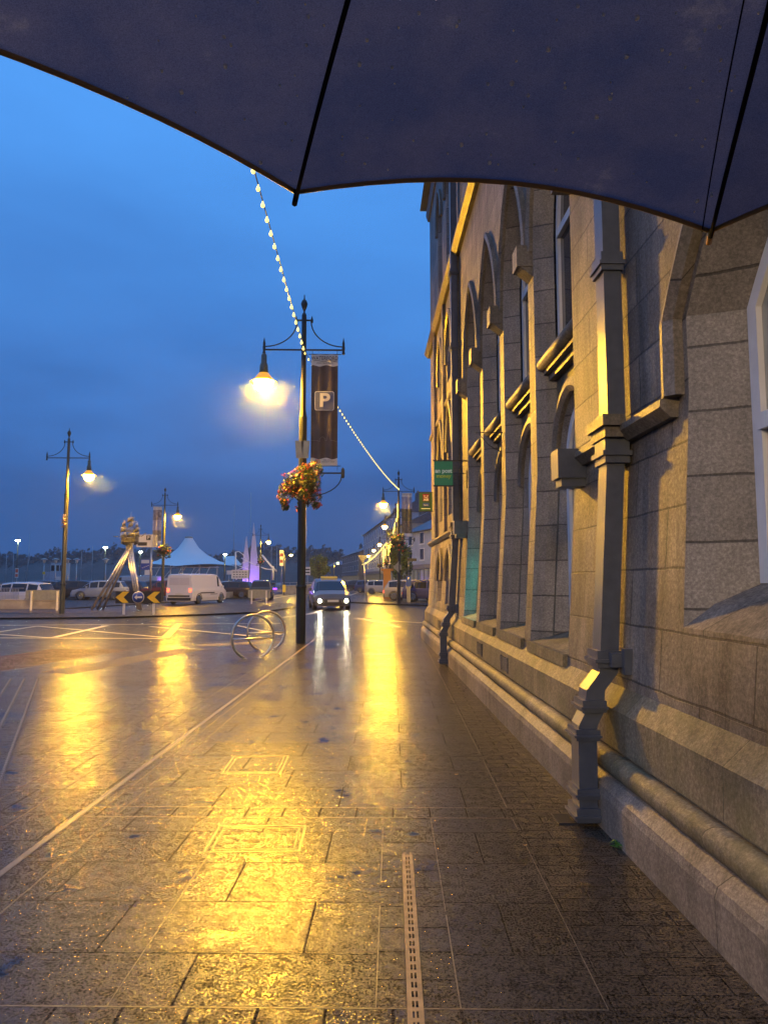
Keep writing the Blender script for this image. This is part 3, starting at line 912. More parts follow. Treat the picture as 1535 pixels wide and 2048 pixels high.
# ------------------------------------------------------------------ street lamps
def octa(prof, n=8): return prof
def make_lamp(side, label, plain=False, tall=1.0, bowl='bowl', arms=True):
    """side: -1 lamp hangs on the left, +1 on the right"""
    t = thing('street_lamp', label, 'street lamp', (0, 0, 0), 0, 'ornate street lamps along the road')
    b = MB()
    b.lathe([(.115, 0), (.115, 1.3), (.10, 1.32), (.098, 5.35), (.066, 5.55), (.06, 7.9), (.045, 7.95)], n=10, smooth=False)
    p = b.build('pole', M['black' if not plain else 'olive'], t)
    b = MB(); b.lathe([(.125, 1.28), (.13, 1.31), (.125, 1.36)], n=10); b.build('band', M['black'], p)
    b = MB(); b.lathe([(.08, 5.3), (.105, 5.36), (.075, 5.44)], n=10); b.build('band', M['black'], p)
    b = MB(); b.lathe([(.03, 7.9), (.02, 8.0), (.06, 8.1), (.085, 8.19), (.06, 8.27), (.02, 8.31), (.012, 8.42)], n=12); b.build('finial', M['black'], t)
    b = MB(); b.tube([(-.98, 0, 7.04), (.98, 0, 7.04)], .022, 8); b.tube([(-.2, 0, 7.78), (.2, 0, 7.78)], .022, 8)
    for s_ in (-1, 1):
        b.lathe([(.035, 6.93), (.042, 6.96), (.03, 7.0), (.042, 7.1), (.03, 7.14), (.035, 7.2), (.02, 7.26), (.006, 7.34)], (s_ * .96, 0, 0), 8)
        b.lathe([(.028, 7.72), (.035, 7.78), (.01, 7.88)], (s_ * .19, 0, 0), 8)
    b.build('cross_arm', M['black'], t)
    for s_ in (-1, 1):
        b = MB(); b.tube([(s_ * (.17 + .78 * (1 - math.cos(q))), 0, 7.76 - .64 * math.sin(q)) for q in [PI / 2 * k / 10 for k in range(11)]], .016, 6)
        b.build('brace', M['black'], t)
    b = MB(); x = side * .96
    b.lathe([(.03, 6.95), (.07, 6.90), (.072, 6.70), (.10, 6.66), (.105, 6.52), (.11, 6.46)], (x, 0, 0), 20)
    ln = b.build('lantern', M['olive'], t)
    b = MB(); b.lathe([(.115, 6.455), (.17, 6.38), (.235, 6.29), (.235, 6.262)], (x, 0, 0), 20); b.build('shade', M['lit_shade'], ln)
    b = MB(); b.lathe([(.238, 6.285), (.32, 6.235), (.325, 6.222), (.238, 6.26)], (x, 0, 0), 20); b.build('brim', M['lit_brim'], ln)
    b = MB(); b.lathe([(.215, 6.258), (.21, 6.17), (.16, 6.07), (.08, 6.01), (.01, 5.995)], (x, 0, 0), 14); b.build('bowl', M[bowl], ln)
    return t
def post_extras(t, bs, banner=True):
    """lower arm that holds a banner, bs = side of the banner"""
    b = MB(); b.tube([(0, 0, 4.02), (bs * .98, 0, 4.02)], .02, 8); b.lathe([(.035, 3.9), (.045, 3.95), (.045, 4.1), (.02, 4.15)], (bs * .96, 0, 0), 8)
    b.tube([(bs * (.05 + .88 * math.sin(q)), 0, 3.45 + .5 * (1 - math.cos(q)) * 1.0 + .0) for q in [PI / 2 * k / 8 for k in range(9)]], .014, 6)
    b.build('banner_arm', M['black'], t)

LX, LY = -1.56, 17.2
lampA = make_lamp(-1, 'nearest street lamp on a dark pole with hanging flowers and parking banner', plain=False)
lampA.location = (LX, LY, 0)
post_extras(lampA, 1)
b = MB()
for sgn in (-1, 1):
    b.prism([(-.07 + sgn * .075, 4.36), (.07 + sgn * .075, 4.36), (.10 + sgn * .075, 4.78), (-.10 + sgn * .075, 4.78)], -.13, -.10 + .005 * sgn)
b.build('shield_plate', M['sign_grey'], lampA)
b = MB(); b.tube([(.08, 0, 3.3), (.14, 0, 3.28)], .02, 6); b.tube([(.14, 0, 3.2), (.14, 0, 3.5), (.24, 0, 3.75)], .016, 6); b.build('basket_bracket', M['black'], lampA)

def text_mesh(s_, size, mt, name='lettering', bold=0.0, wide=1.0, space=1.0):
    cu = bpy.data.curves.new('t', 'FONT'); cu.body = s_; cu.size = size; cu.align_x = 'CENTER'; cu.align_y = 'CENTER'
    cu.extrude = .002; cu.offset = bold; cu.space_character = space
    o = bpy.data.objects.new('t', cu)
    me = bpy.data.meshes.new_from_object(o)
    bpy.data.objects.remove(o); bpy.data.curves.remove(cu)
    me.name = name
    me.transform(Matrix.Rotation(R(90), 4, 'X') @ Matrix.Diagonal((wide, 1, 1, 1)))
    me.materials.clear(); me.materials.append(mt)
    return me
def text(s_, size, mt, parent, loc, name='lettering', **k):
    o = bpy.data.objects.new(name, text_mesh(s_, size, mt, name, **k)); COL.objects.link(o)
    o.parent = parent; o.location = loc
    return o

def banner(x0, x1, z0, z1, loc, label, kind='P', rz=0):
    t = thing('banner', label, 'banner', loc, rz, 'tall narrow banners hung from street lamps')
    wd = x1 - x0; xc = (x0 + x1) / 2
    def cloth(name, za, zb, mt, y=0.0, amp=0.0, amp0=0.0, d=.004):
        b = MB(); n = 16; vs = []
        for k in range(n + 1):
            x = x0 + wd * k / n
            yy = y + .012 * math.sin(k * .9)
            vs.append([(x, yy, za + amp0 * math.sin(k / n * 4 * PI + .8)), (x, yy, zb + amp * math.sin(k / n * 4 * PI + .8))])
        for k in range(n):
            (a, b_), (c, d_) = vs[k], vs[k + 1]
            b.quad(a, c, d_, b_); q = Vector((0, d, 0))
            b.quad(Vector(a) + q, Vector(c) + q, Vector(d_) + q, Vector(b_) + q)
        return b.build(name, mt, t)
    H = z1 - z0
    b = MB(); b.tube([(x0 - .08, .01, z1 + .01), (x1 + .08, .01, z1 + .01)], .01, 6); b.tube([(x0 - .05, .01, z0 - .01), (x1 + .08, .01, z0 - .01)], .01, 6)
    for x in (x0 + .02, x1 - .02): b.tube([(x, .01, z1), (x, .01, z1 + .13)], .006, 6)
    b.tube([(x1, .01, z0), (x1, .01, z0 - .12)], .006, 6)
    b.build('hanging_rod', M['black'], t)
    if kind == 'P':
        cloth('banner_cloth', z0 + .17, z1 - .28, M['banner_brown'], amp=.02, amp0=.02)
        cloth('banner_head', z1 - .28, z1, M['sign_white'], y=-.001, amp0=.02)
        cloth('banner_foot', z0, z0 + .17, M['sign_white'], y=-.001, amp=.02)
        text('WATERFORD', .135, M['banner_ink'], t, (xc, -.022, z1 - .10), bold=.001, wide=.80)
        text('where Ireland Begins', .052, M['banner_ink'], t, (xc, -.022, z1 - .215), wide=.9)
        b = MB(); b.tube([(x0 + .05 + (wd - .1) * k / 12, -.02, z1 - .165 + .012 * math.sin(k * .9)) for k in range(13)], .006, 5); b.build('wave_line', M['banner_ink'], t)
        zc = z1 - 1.15; q = .235
        def rr(h, r_):
            pts = []
            for cx_, cz_, a0 in ((h - r_, h - r_, 0), (-h + r_, h - r_, 90), (-h + r_, -h + r_, 180), (h - r_, -h + r_, 270)):
                for k in range(5):
                    a = R(a0 + 90 * k / 4); pts.append((xc + cx_ + r_ * math.cos(a), zc + cz_ + r_ * math.sin(a)))
            return pts
        MB().prism(rr(q, .05), -.024, -.018).build('symbol_border', M['sign_white'], t)
        MB().prism(rr(q - .018, .04), -.028, -.023).build('symbol_panel', M['banner_blue'], t)
        text('P', .46, M['sign_white'], t, (xc, -.033, zc), bold=.012, wide=1.1)
        # skyline outline
        zl = z0 + .60
        pts = [(x0 + .01, zl + .01), (x0 + .14, zl), (x0 + .22, zl - .02), (x0 + .22, zl + .05), (x0 + .28, zl + .10), (x0 + .34, zl + .05), (x0 + .35, zl), (x0 + .38, zl), (x0 + .40, zl + .1), (x0 + .43, zl + .29), (x0 + .455, zl + .1), (x0 + .48, zl), (x0 + .55, zl), (x1 - .01, zl - .03)]
        b = MB()
        for (a, c), (d, f) in zip(pts, pts[1:]): b.tube([(a, -.019, c), (d, -.019, f)], .0035, 4)
        b.build('skyline_drawing', M['banner_line'], t)
        for k, cx_ in enumerate((x0 + .12, x0 + .20)):
            b = MB(); b.tube([(cx_ + (.015 + .045 * q_ / 14) * math.cos(q_ * .62) * (1, -1)[k], -.021, z0 + .09 + (.015 + .045 * q_ / 14) * math.sin(q_ * .62)) for q_ in range(14)], .007, 5)
            b.build('spiral_logo', M['banner_orange'], t)
        text("IRELAND'S\nANCIENT EAST", .042, M['banner_ink'], t, (x0 + .42, -.022, z0 + .105), wide=1.1)
    else:
        cols = kind
        za = z1 - .22
        cloth('banner_head', za, z1, M['sign_white'], y=-.001)
        text('WATERFORD', .12, M['banner_ink'], t, (xc, -.022, z1 - .10), wide=.9)
        hh = (za - z0 - .2) / len(cols)
        for c_ in cols:
            cloth('banner_cloth', za - hh, za, c_); za -= hh
        cloth('banner_foot', z0, z0 + .2, M['sign_white'], y=-.001)
    return t
banner(.19, .83, 4.20, 6.92, (LX, LY - .02, 0), 'brown parking banner with a white P on the nearest lamp')
bphoto = [mat('banner_photo_sky', (.30, .30, .36), .5, var=.3, vs=4), mat('banner_photo_wood', (.10, .09, .035), .5, var=.8, vs=7), mat('banner_photo_ground', (.14, .11, .07), .5, var=.7, vs=8)]
bpale = [mat('banner_photo_hill', (.22, .2, .2), .5, var=.6, vs=4), mat('banner_photo_lake', (.38, .36, .42), .5, var=.2, vs=4), mat('banner_photo_grass', (.28, .22, .13), .5, var=.4, vs=5)]

def leaf_cloud(n, fn, size, jit=.4):
    b = MB()
    for _ in range(n):
        c = Vector(fn()); s_ = size * random.uniform(.6, 1.3)
        a = Vector((random.gauss(0, 1), random.gauss(0, 1), random.gauss(0, 1))).normalized()
        u = a.orthogonal().normalized() * s_; v = a.cross(u).normalized() * s_ * .6
        b.add([c - u, c - v, c + u, c + v], [(0, 1, 2, 3)])
    return b
def basket(loc, r_, h, n, label, droop=.25, fsize=.022):
    t = thing('flower_basket', label, 'flowers', loc, 0, 'flower baskets hung on street lamps')
    b = MB(); b.lathe([(.04, -h * .55), (r_ * .55, -h * .25), (r_ * .62, 0)], n=12); b.build('basket', M['soil'], t)
    lumps = []
    for _ in range(34):
        q = random.uniform(0, 2 * PI); rr_ = r_ * random.uniform(.15, .8)
        lumps.append((rr_ * math.cos(q), rr_ * math.sin(q), random.uniform(-h * .45, h * .42), r_ * random.uniform(.22, .36)))
    for k in range(5):
        q = random.uniform(0, 2 * PI); lumps.append((r_ * .7 * math.cos(q), r_ * .7 * math.sin(q), -h * random.uniform(.5, .75), r_ * .16))
    def pt(k=1.0):
        x, y, z, q = random.choice(lumps)
        d = Vector((random.gauss(0, 1), random.gauss(0, 1), random.gauss(0, 1))).normalized() * q * random.uniform(.7, 1.05) * k
        return (x + d.x, y + d.y, z + d.z)
    leaf_cloud(n, pt, fsize).build('leaves', M['leaf'], t, recalc=False)
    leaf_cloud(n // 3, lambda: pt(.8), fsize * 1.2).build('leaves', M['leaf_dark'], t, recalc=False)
    for m_, k in (('petal_red', .24), ('petal_orange', .3), ('petal_pink', .16), ('petal_white', .12)):
        cl = [pt(1.08) for _ in range(max(4, int(n * k / 26)))]
        def fp2():
            c = random.choice(cl); return (c[0] + random.gauss(0, .022), c[1] + random.gauss(0, .022), c[2] + random.gauss(0, .022))
        leaf_cloud(int(n * k * .6), fp2, fsize * .95).build('flowers', M[m_], t, recalc=False)
    return t
basket((LX - .03, LY, 3.78), .58, .84, 8500, 'large full flower basket of red and orange blooms on the nearest lamp')

# other lamps
def place(side, X, Y, label, **k):
    t = make_lamp(side, label, **k); t.location = (X, Y, .0); return t
l1 = place(1, -13.65, 33.0, 'tall lamp at the left edge of the island, no banner', plain=True, bowl='bowl_mid')
c_ = at(146, 1042, 33.0)
b = leaf_cloud(60, lambda: (random.gauss(0, .05), random.gauss(0, .04) - .1, random.gauss(0, .16)), .06)
tag(b.build('wrapped_cloth', mat('tattered_cloth', (.4, .3, .3), .6), None, (-13.65, 32.9, c_.z), recalc=False), 'tattered pale cloth tied round the left lamp pole', 'cloth')
l2 = place(1, -15.0, 53.7, 'lamp behind the sculpture with a pale banner and flowers', plain=True, bowl='bowl_mid')
post_extras(l2, -1)
banner(-.83, -.19, 4.20, 6.92, (-15.0, 53.68, 0), 'pale landscape photo banner beside the car park sign', bpale)
basket((-15.0, 53.6, 3.75), .68, .75, 500, 'pale flower basket left of the white van', fsize=.06)
l3 = place(1, -13.1, 89, 'lamp with flowers beside the purple lit sculpture', bowl='bowl_far', plain=True)
basket((-13.1, 88.9, 3.9), .6, .75, 300, 'round flower basket beside the purple lit sculpture', fsize=.07)
p2 = place(-1, 1.92, 45.0, 'lamp with a forest banner beside the blue car', plain=False, bowl='bowl_mid')
post_extras(p2, 1)
banner(.19, .83, 4.20, 6.92, (1.92, 44.98, 0), 'forest photo banner hung above the blue car', bphoto)
basket((1.85, 44.9, 3.95), .68, .9, 1300, 'full pink and orange flower basket above the blue car', fsize=.045)
for X, Y, lb in ((2.45, 63.7, 'third lamp along the right hand footpath'), (2.5, 95, 'fourth lamp along the right hand footpath'), (1.9, 113, 'fifth lamp along the right hand footpath'), (1.1, 137, 'sixth lamp along the right hand footpath'), (-2.3, 177, 'farthest lamp at the bend of the right hand footpath')):
    place(-1, X, Y, lb, bowl='bowl_far')
for X, Y, lb in ((2.45, 63.6, 'flower basket on the third right hand lamp'), (2.5, 94.9, 'flower basket on the fourth right hand lamp'), (1.9, 112.9, 'flower basket on the fifth right hand lamp'), (-2.3, 176.8, 'flower basket on the farthest right hand lamp')):
    basket((X, Y, 3.9), .65, .8, 200, lb, fsize=.08)
# the lamp behind the photographer's back that the string of bulbs comes from
place(-1, -1.56, -11.0, 'street lamp behind the viewpoint holding the near end of the bulbs', bowl='bowl_far')
place(-1, -6.6, -11.0, 'added fill lamp behind the viewpoint at the kerb, away from the bulbs', bowl='bowl_fill')  # unseen lamp added to give the near wall neutral light
# plain column with one arm near the yellow bollard
def arm_lamp(px, pyb, Y, lpx, lpy, label, bowl='bowl_far', r_=.16):
    a = at(px, 1100, Y); l_ = at(lpx, lpy, Y)
    t = thing('street_lamp', label, 'street lamp', (a.x, Y, 0), 0, 'plain street lamps')
    b = MB(); b.tube([(0, 0, 0), (0, 0, l_.z + .3)], .07, 8); b.tube([(0, 0, l_.z + .3), (l_.x - a.x, 0, l_.z + .25)], .04, 6); b.build('pole', M['olive'], t)
    b = MB(); b.lathe([(.05, .18), (.1, .12), (r_ * 1.4, .05)], (l_.x - a.x, 0, l_.z), 12); b.build('lantern', M['olive'], t)
    b = MB(); b.lathe([(r_, .05), (r_ * .8, -.06), (.02, -.12)], (l_.x - a.x, 0, l_.z), 10); b.build('bowl', M[bowl], t)
arm_lamp(569, 1190, 85, 582, 1110, 'plain lamp above the yellow bollard')
arm_lamp(668, 1160, 125, 675, 1126, 'small lamp to the right of the round green tree')
arm_lamp(36, 1160, 95, 36, 1081, 'bright white flood lamp at the far left', 'bowl_white', .28)
arm_lamp(211, 1160, 100, 211, 1095, 'bright white flood lamp left of the ship sculpture', 'bowl_white', .28)
arm_lamp(281, 1160, 92, 281, 1104, 'dim white flood lamp behind the ship sculpture', 'bowl_white', .2)
arm_lamp(450, 1160, 88, 450, 1109, 'white flood lamp beside the tent roof', 'bowl_white', .17)
# marina lantern posts
lp = None
for i, (px, lb) in enumerate(((89, 'far left one of the row of lantern posts'), (112, 'second lantern post from the left, by the cabin'), (136, 'third lantern post, right of the cabin'), (154, 'fourth lantern post, before the dark trees'), (212, 'fifth lantern post, under the flood lamp'))):
    a = at(px, 1120, 88)
    if lp is None:
        lp = thing('lantern_post', lb, 'lamp post', (a.x, 88, 0), 0, 'grey lantern posts at the marina')
        b = MB(); b.tube([(0, 0, 0), (0, 0, 3.7)], .07, 8); b.build('pole', M['galv'], lp)
        b = MB(); b.lathe([(.12, 3.6), (.2, 3.95)], n=10); b.build('lantern', M['sign_white'], lp)
        b = MB(); b.lathe([(.42, 3.97), (.36, 4.08), (.08, 4.18)], n=12); b.build('cap', M['galv'], lp)
    else: clone(lp, (a.x, 88, 0), 0, lb)

# ------------------------------------------------------------------ bulbs on cables
bulb_me = None
def festoon(p0, p1, sag, step, label, r_=.035, y_from=-99):
    global bulb_me
    p0, p1 = Vector(p0), Vector(p1)
    t = thing('string_lights', label, 'string lights', p0, 0, 'strings of festoon bulbs')
    n = 60; pts = []
    def cv(s_):
        p = p0.lerp(p1, s_); p.z -= sag * 4 * s_ * (1 - s_); return p
    MB().tube([cv(k / n) - p0 for k in range(n + 1)], .009, 5).build('cable', M['cable'], t)
    if bulb_me is None:
        o = MB().lathe([(.012, 0), (.014, -.03), (.034, -.065), (.036, -.09), (.022, -.115), (.004, -.125)], n=8).build('bulb', M['bulb'])
        bulb_me = o.data; bpy.data.objects.remove(o)
    ln = (p1 - p0).length; k = 0; cnt = 0
    while k * step < ln:
        p = cv(k * step / ln); k += 1
        if p.y < y_from or cnt >= 98: continue
        cnt += 1
        o = bpy.data.objects.new('bulb', bulb_me); COL.objects.link(o); o.parent = t; o.location = p - p0
        q = r_ / .035; o.scale = (q, q, q)
festoon((-1.56, -11, 7.2), (-1.53, 17.15, 6.98), .10, .44, 'near string of warm bulbs running overhead to the nearest lamp', .029, 5)
festoon((-1.53, 17.15, 6.98), (1.93, 45, 7.22), .35, .44, 'middle string of warm bulbs crossing to the lamp by the blue car', .021)
festoon((1.93, 44.9, 7.22), (2.45, 63.7, 7.0), .9, .5, 'string of warm bulbs sagging behind the forest banner', .034)
festoon((2.45, 63.7, 7.0), (2.5, 95, 6.6), 1.0, .7, 'string of warm bulbs between the third and fourth right hand lamps', .045)
festoon((2.5, 95, 6.6), (-2.0, 165, 5.2), .8, 1.0, 'farthest string of warm bulbs above the distant footpath', .055)

# ------------------------------------------------------------------ hanging signs on the wall
def wall_sign(x0, x1, z0, z1, Y, label):
    t = thing('hanging_sign', label, 'sign', (x0, Y, z0), 0, 'green signs hung from the stone wall')
    w_, h = x1 - x0, z1 - z0
    b = MB(); b.box(-.02, XF - x0 + .01, -.012, .012, h, h + .022); b.box(-.02, w_ + .02, -.012, .012, -.022, 0); b.build('bracket', M['black'], t)
    return t, w_, h
t, w_, h = wall_sign(1.10, 1.405, 3.03, 3.43, 11.9, 'green hanging sign lettered an post beside the far downpipe')
MB().box(0, w_, -.01, .01, 0, h).build('panel', M['sign_green'], t)
text('an post', .098, M['sign_teal_text'], t, (w_ / 2, -.014, h * .60), bold=.003, wide=.95)
text('money', .088, M['sign_lime_text'], t, (w_ / 2, -.014, h * .38), bold=.002, wide=1.0)
b = MB(); b.tube([(.30 + .06 + .05 * math.cos(q * .5) * (1 - q / 16), 0, .12 + .05 * math.sin(q * .5) * (1 - q / 16)) for q in range(14)], .005, 5)
b.tube([(.31, 0, .2), (.54, 0, .2)], .006, 5); b.tube([(.54, 0, -.05), (.54, 0, .25)], .008, 5); b.build('scroll', M['black'], t)
t, w_, h = wall_sign(1.30, 1.63, 3.22, 3.68, 18.25, 'smaller green hanging sign with a red bank badge at the far corner')
MB().box(0, w_, -.01, .01, 0, h).build('panel', M['sign_olive'], t)
MB().box(w_ * .28, w_ * .76, -.016, -.011, h * .53, h * .93).build('red_badge', M['sign_red'], t)
text('AIB', .085, M['sign_white'], t, (w_ * .52, -.02, h * .61), bold=.002)
b = MB()
for s_ in (-1, 1):
    b.tube([(w_ * .52 + s_ * .012, -.019, h * .84), (w_ * .52 + s_ * .04, -.019, h * .80), (w_ * .52 + s_ * .055, -.019, h * .86)], .007, 5)
    b.tube([(w_ * .52, -.019, h * .74), (w_ * .52 + s_ * .05, -.019, h * .76)], .008, 5)
b.build('emblem', M['sign_white'], t)
MB().box(w_ * .28, w_ * .76, -.016, -.011, h * .24, h * .44).build('blue_badge', M['sign_blue'], t)
text('bank', .055, M['sign_white'], t, (w_ * .52, -.02, h * .32))
MB().box(w_ * .15, w_ * .85, -.014, -.011, h * .10, h * .14).build('line_of_text', M['sign_teal_text'], t)
t = thing('sign_bracket', 'empty black scroll bracket fixed to a stone mullion', 'bracket', (XF, 8.72, 3.0))
b = MB(); b.tube([(-.34, 0, .26), (0, 0, .26)], .007, 5); b.tube([(-.02, 0, -.04), (-.02, 0, .34)], .007, 5); b.tube([(-.30, 0, .25), (-.17, 0, .1), (-.02, 0, .02)], .005, 5)
b.tube([(-.06 + .035 * math.cos(q * .6) * (1 - q / 16), 0, .2 + .035 * math.sin(q * .6) * (1 - q / 16)) for q in range(13)], .004, 5); b.build('scroll', M['black'], t)
# the green glow inside one recess comes from a small teal light strip hidden in it
t = thing('window_light', 'small teal light in the farthest of the four tall windows', 'light', (XF + .15, bays[3][1] - .42, 1.5))
MB().box(-.02, 0, -.04, .04, -.45, .35).build('light_strip', mat('teal_light', (.1, .6, .5), .4, emit=(.04, .9, .7), es=26), t)

# ------------------------------------------------------------------ umbrella
U = dict(c=(0.1377, 0.2067, 1.7926), ax=.15, ay=.0555, phi=1.1478, H=.14, R=.70)
um = thing('umbrella', 'dark navy umbrella held overhead across the top of the view', 'umbrella', (U['c'][0], U['c'][1], U['c'][2] + .13))
rot = Matrix.Rotation(U['ay'], 4, 'Y') @ Matrix.Rotation(U['ax'], 4, 'X')
UB = Vector(um.location)
def upt(k, t_):
    a = U['phi'] + k * PI / 4
    return Vector(U['c']) + (rot @ Vector((U['R'] * t_ * math.cos(a), U['R'] * t_ * math.sin(a), U['H'] * (1 - t_ ** 2))))
tips = [upt(k, 1) for k in range(8)]
tipA, tipB = at(592, 384, 1.0), at(1419, 462, 1.0)
def rescale(p, ref):     # put the exact ray at the fitted distance
    d = p - Vector((0, 0, CAMZ)); return Vector((0, 0, CAMZ)) + d * ((ref - Vector((0, 0, CAMZ))).length / d.length)
tips[1] = rescale(tipA, tips[1]); tips[0] = rescale(tipB, tips[0])
d1 = tips[1] - upt(1, 1); d0 = tips[0] - upt(0, 1)
cnr = {0: d0, 1: d1}
def rib(k, t_):
    k = k % 8
    return upt(k, t_) + cnr.get(k, Vector((0, 0, 0))) * t_ ** 1.5 + Vector(({0: .055, 1: -.065}.get(k, 0) * (1 - t_) * min(1, 3 * t_), 0, 0))
apex = upt(0, 0)
bow = [.075] * 8
bow[0] = .062; bow[1] = .03
tips[2].z += .03; cnr[2] = Vector((0, 0, .03))
cv_ = MB()
NT, NS = 14, 12
hem = []
for k in range(8):
    vs = []
    for i in range(NT + 1):
        for j in range(NS + 1):
            s_ = j / NS; t_ = i / NT
            a, b_ = rib(k, t_), rib(k + 1, t_)
            p = a.lerp(b_, s_)
            # scalloped hem and a slight belly between the ribs
            pull = bow[k] * 4 * s_ * (1 - s_) * t_ ** 3
            p = p.lerp(apex, pull)
            p.z += .012 * 4 * s_ * (1 - s_) * t_
            vs.append(p - UB)
            if i == NT: hem.append(p - UB)
    fs = [(i * (NS + 1) + j, i * (NS + 1) + j + 1, (i + 1) * (NS + 1) + j + 1, (i + 1) * (NS + 1) + j) for i in range(NT) for j in range(NS)]
    cv_.add(vs, fs, True)
m, N_, L_, P_ = new_mat('umbrella_cloth')
tcn = N_.new('ShaderNodeTexCoord')
nn = noise(N_, L_, tcn.outputs['Object'], 9, 5, .65)
n2 = noise(N_, L_, tcn.outputs['Object'], 900, 1, .5)
ccol = ramp(N_, L_, nn, [(.38, (.085, .10, .175)), (.60, (.13, .13, .19)), (.78, (.34, .29, .26))])  # warm patches are lamp glow through the cloth, put into its colour
ccol = mixc(N_, L_, .5, ccol, ramp(N_, L_, n2, [(.3, .5), (.7, 1.5)]), 'MULTIPLY')
L_.new(ccol, P_.inputs['Base Color']); P_.inputs['Roughness'].default_value = .75
tl = N_.new('ShaderNodeBsdfTranslucent'); L_.new(ccol, tl.inputs[0])
mx = N_.new('ShaderNodeMixShader'); mx.inputs[0].default_value = .55
L_.new(P_.outputs[0], mx.inputs[1]); L_.new(tl.outputs[0], mx.inputs[2])
L_.new(mx.outputs[0], N_['Material Output'].inputs[0])
cv_.build('canopy', m, um, recalc=False)
b = MB()
n = len(hem)
for k in range(8): b.tube(hem[k * (NS + 1):(k + 1) * (NS + 1)], .0034, 6)
b.build('hem', mat('umbrella_hem', (.36, .22, .09), .5), um)  # tan colour stands for the light caught along the rim
ribm = mat('umbrella_rib', (.006, .005, .007), .9, spec=.1)
for k in range(8):
    b = MB(); pts = [rib(k, t_ / 14) - UB + Vector((0, 0, -.008 - .016 * math.sin(PI * t_ / 14))) for t_ in range(15)]
    b.tube(pts, .0025, 6); r_ = b.build('rib', ribm, um)
    b = MB(); tp = rib(k, 1) - UB; dd = (rib(k, 1) - rib(k, .9)).normalized()
    b.tube([tp - dd * .01 + Vector((0, 0, -.006)), tp + dd * .014 + Vector((0, 0, -.006))], .0036, 6); b.build('rib_tip', ribm if k != 0 else mat('rib_tip_brass', (.5, .25, .03), .3, .6), r_)
b = MB()
for k in (0,):
    for s_ in (0.02,):
        pts = []
        for i in range(3, NT + 1):
            t_ = i / NT; p = rib(k, t_).lerp(rib(k + 1, t_), s_ * (4 - 3 * t_)); pts.append(p - UB + Vector((0, 0, -.002)))
        b.tube(pts, .0009, 4)
b.build('seam', ribm, um)
b = MB(); b.tube([apex - UB + Vector((0, 0, .03)), Vector((.25, .27, 1.15)) - UB], .005, 8); b.build('shaft', M['black'], um)
b = MB(); b.tube([Vector((.25, .27, 1.16)) - UB, Vector((.252, .272, 1.02)) - UB], .014, 10); b.build('handle', M['rubber'], um)
# metallic beads added under the cloth as glints of drops lit from above
b = MB()
for _ in range(260):
    k = random.choice((0, 0, 0, 0, 1, 1, 7)); s_ = random.random(); t_ = random.uniform(.35, .985)
    p = rib(k, t_).lerp(rib(k + 1, t_), s_); pull = bow[k] * 4 * s_ * (1 - s_) * t_ ** 3
    p = p.lerp(apex, pull); p.z += .012 * 4 * s_ * (1 - s_) * t_ - .0045
    q = random.choice((.0010, .0012, .0014, .0018, .0026))
    b.lathe([(q * .1, -q), (q * .8, -q * .6), (q, 0), (q * .8, q * .6), (q * .1, q)], p - UB, 6)
tag(b.build('drop_glints', mat('glint_bead', (.95, .9, .8), .3, .8), um), kind='stuff')

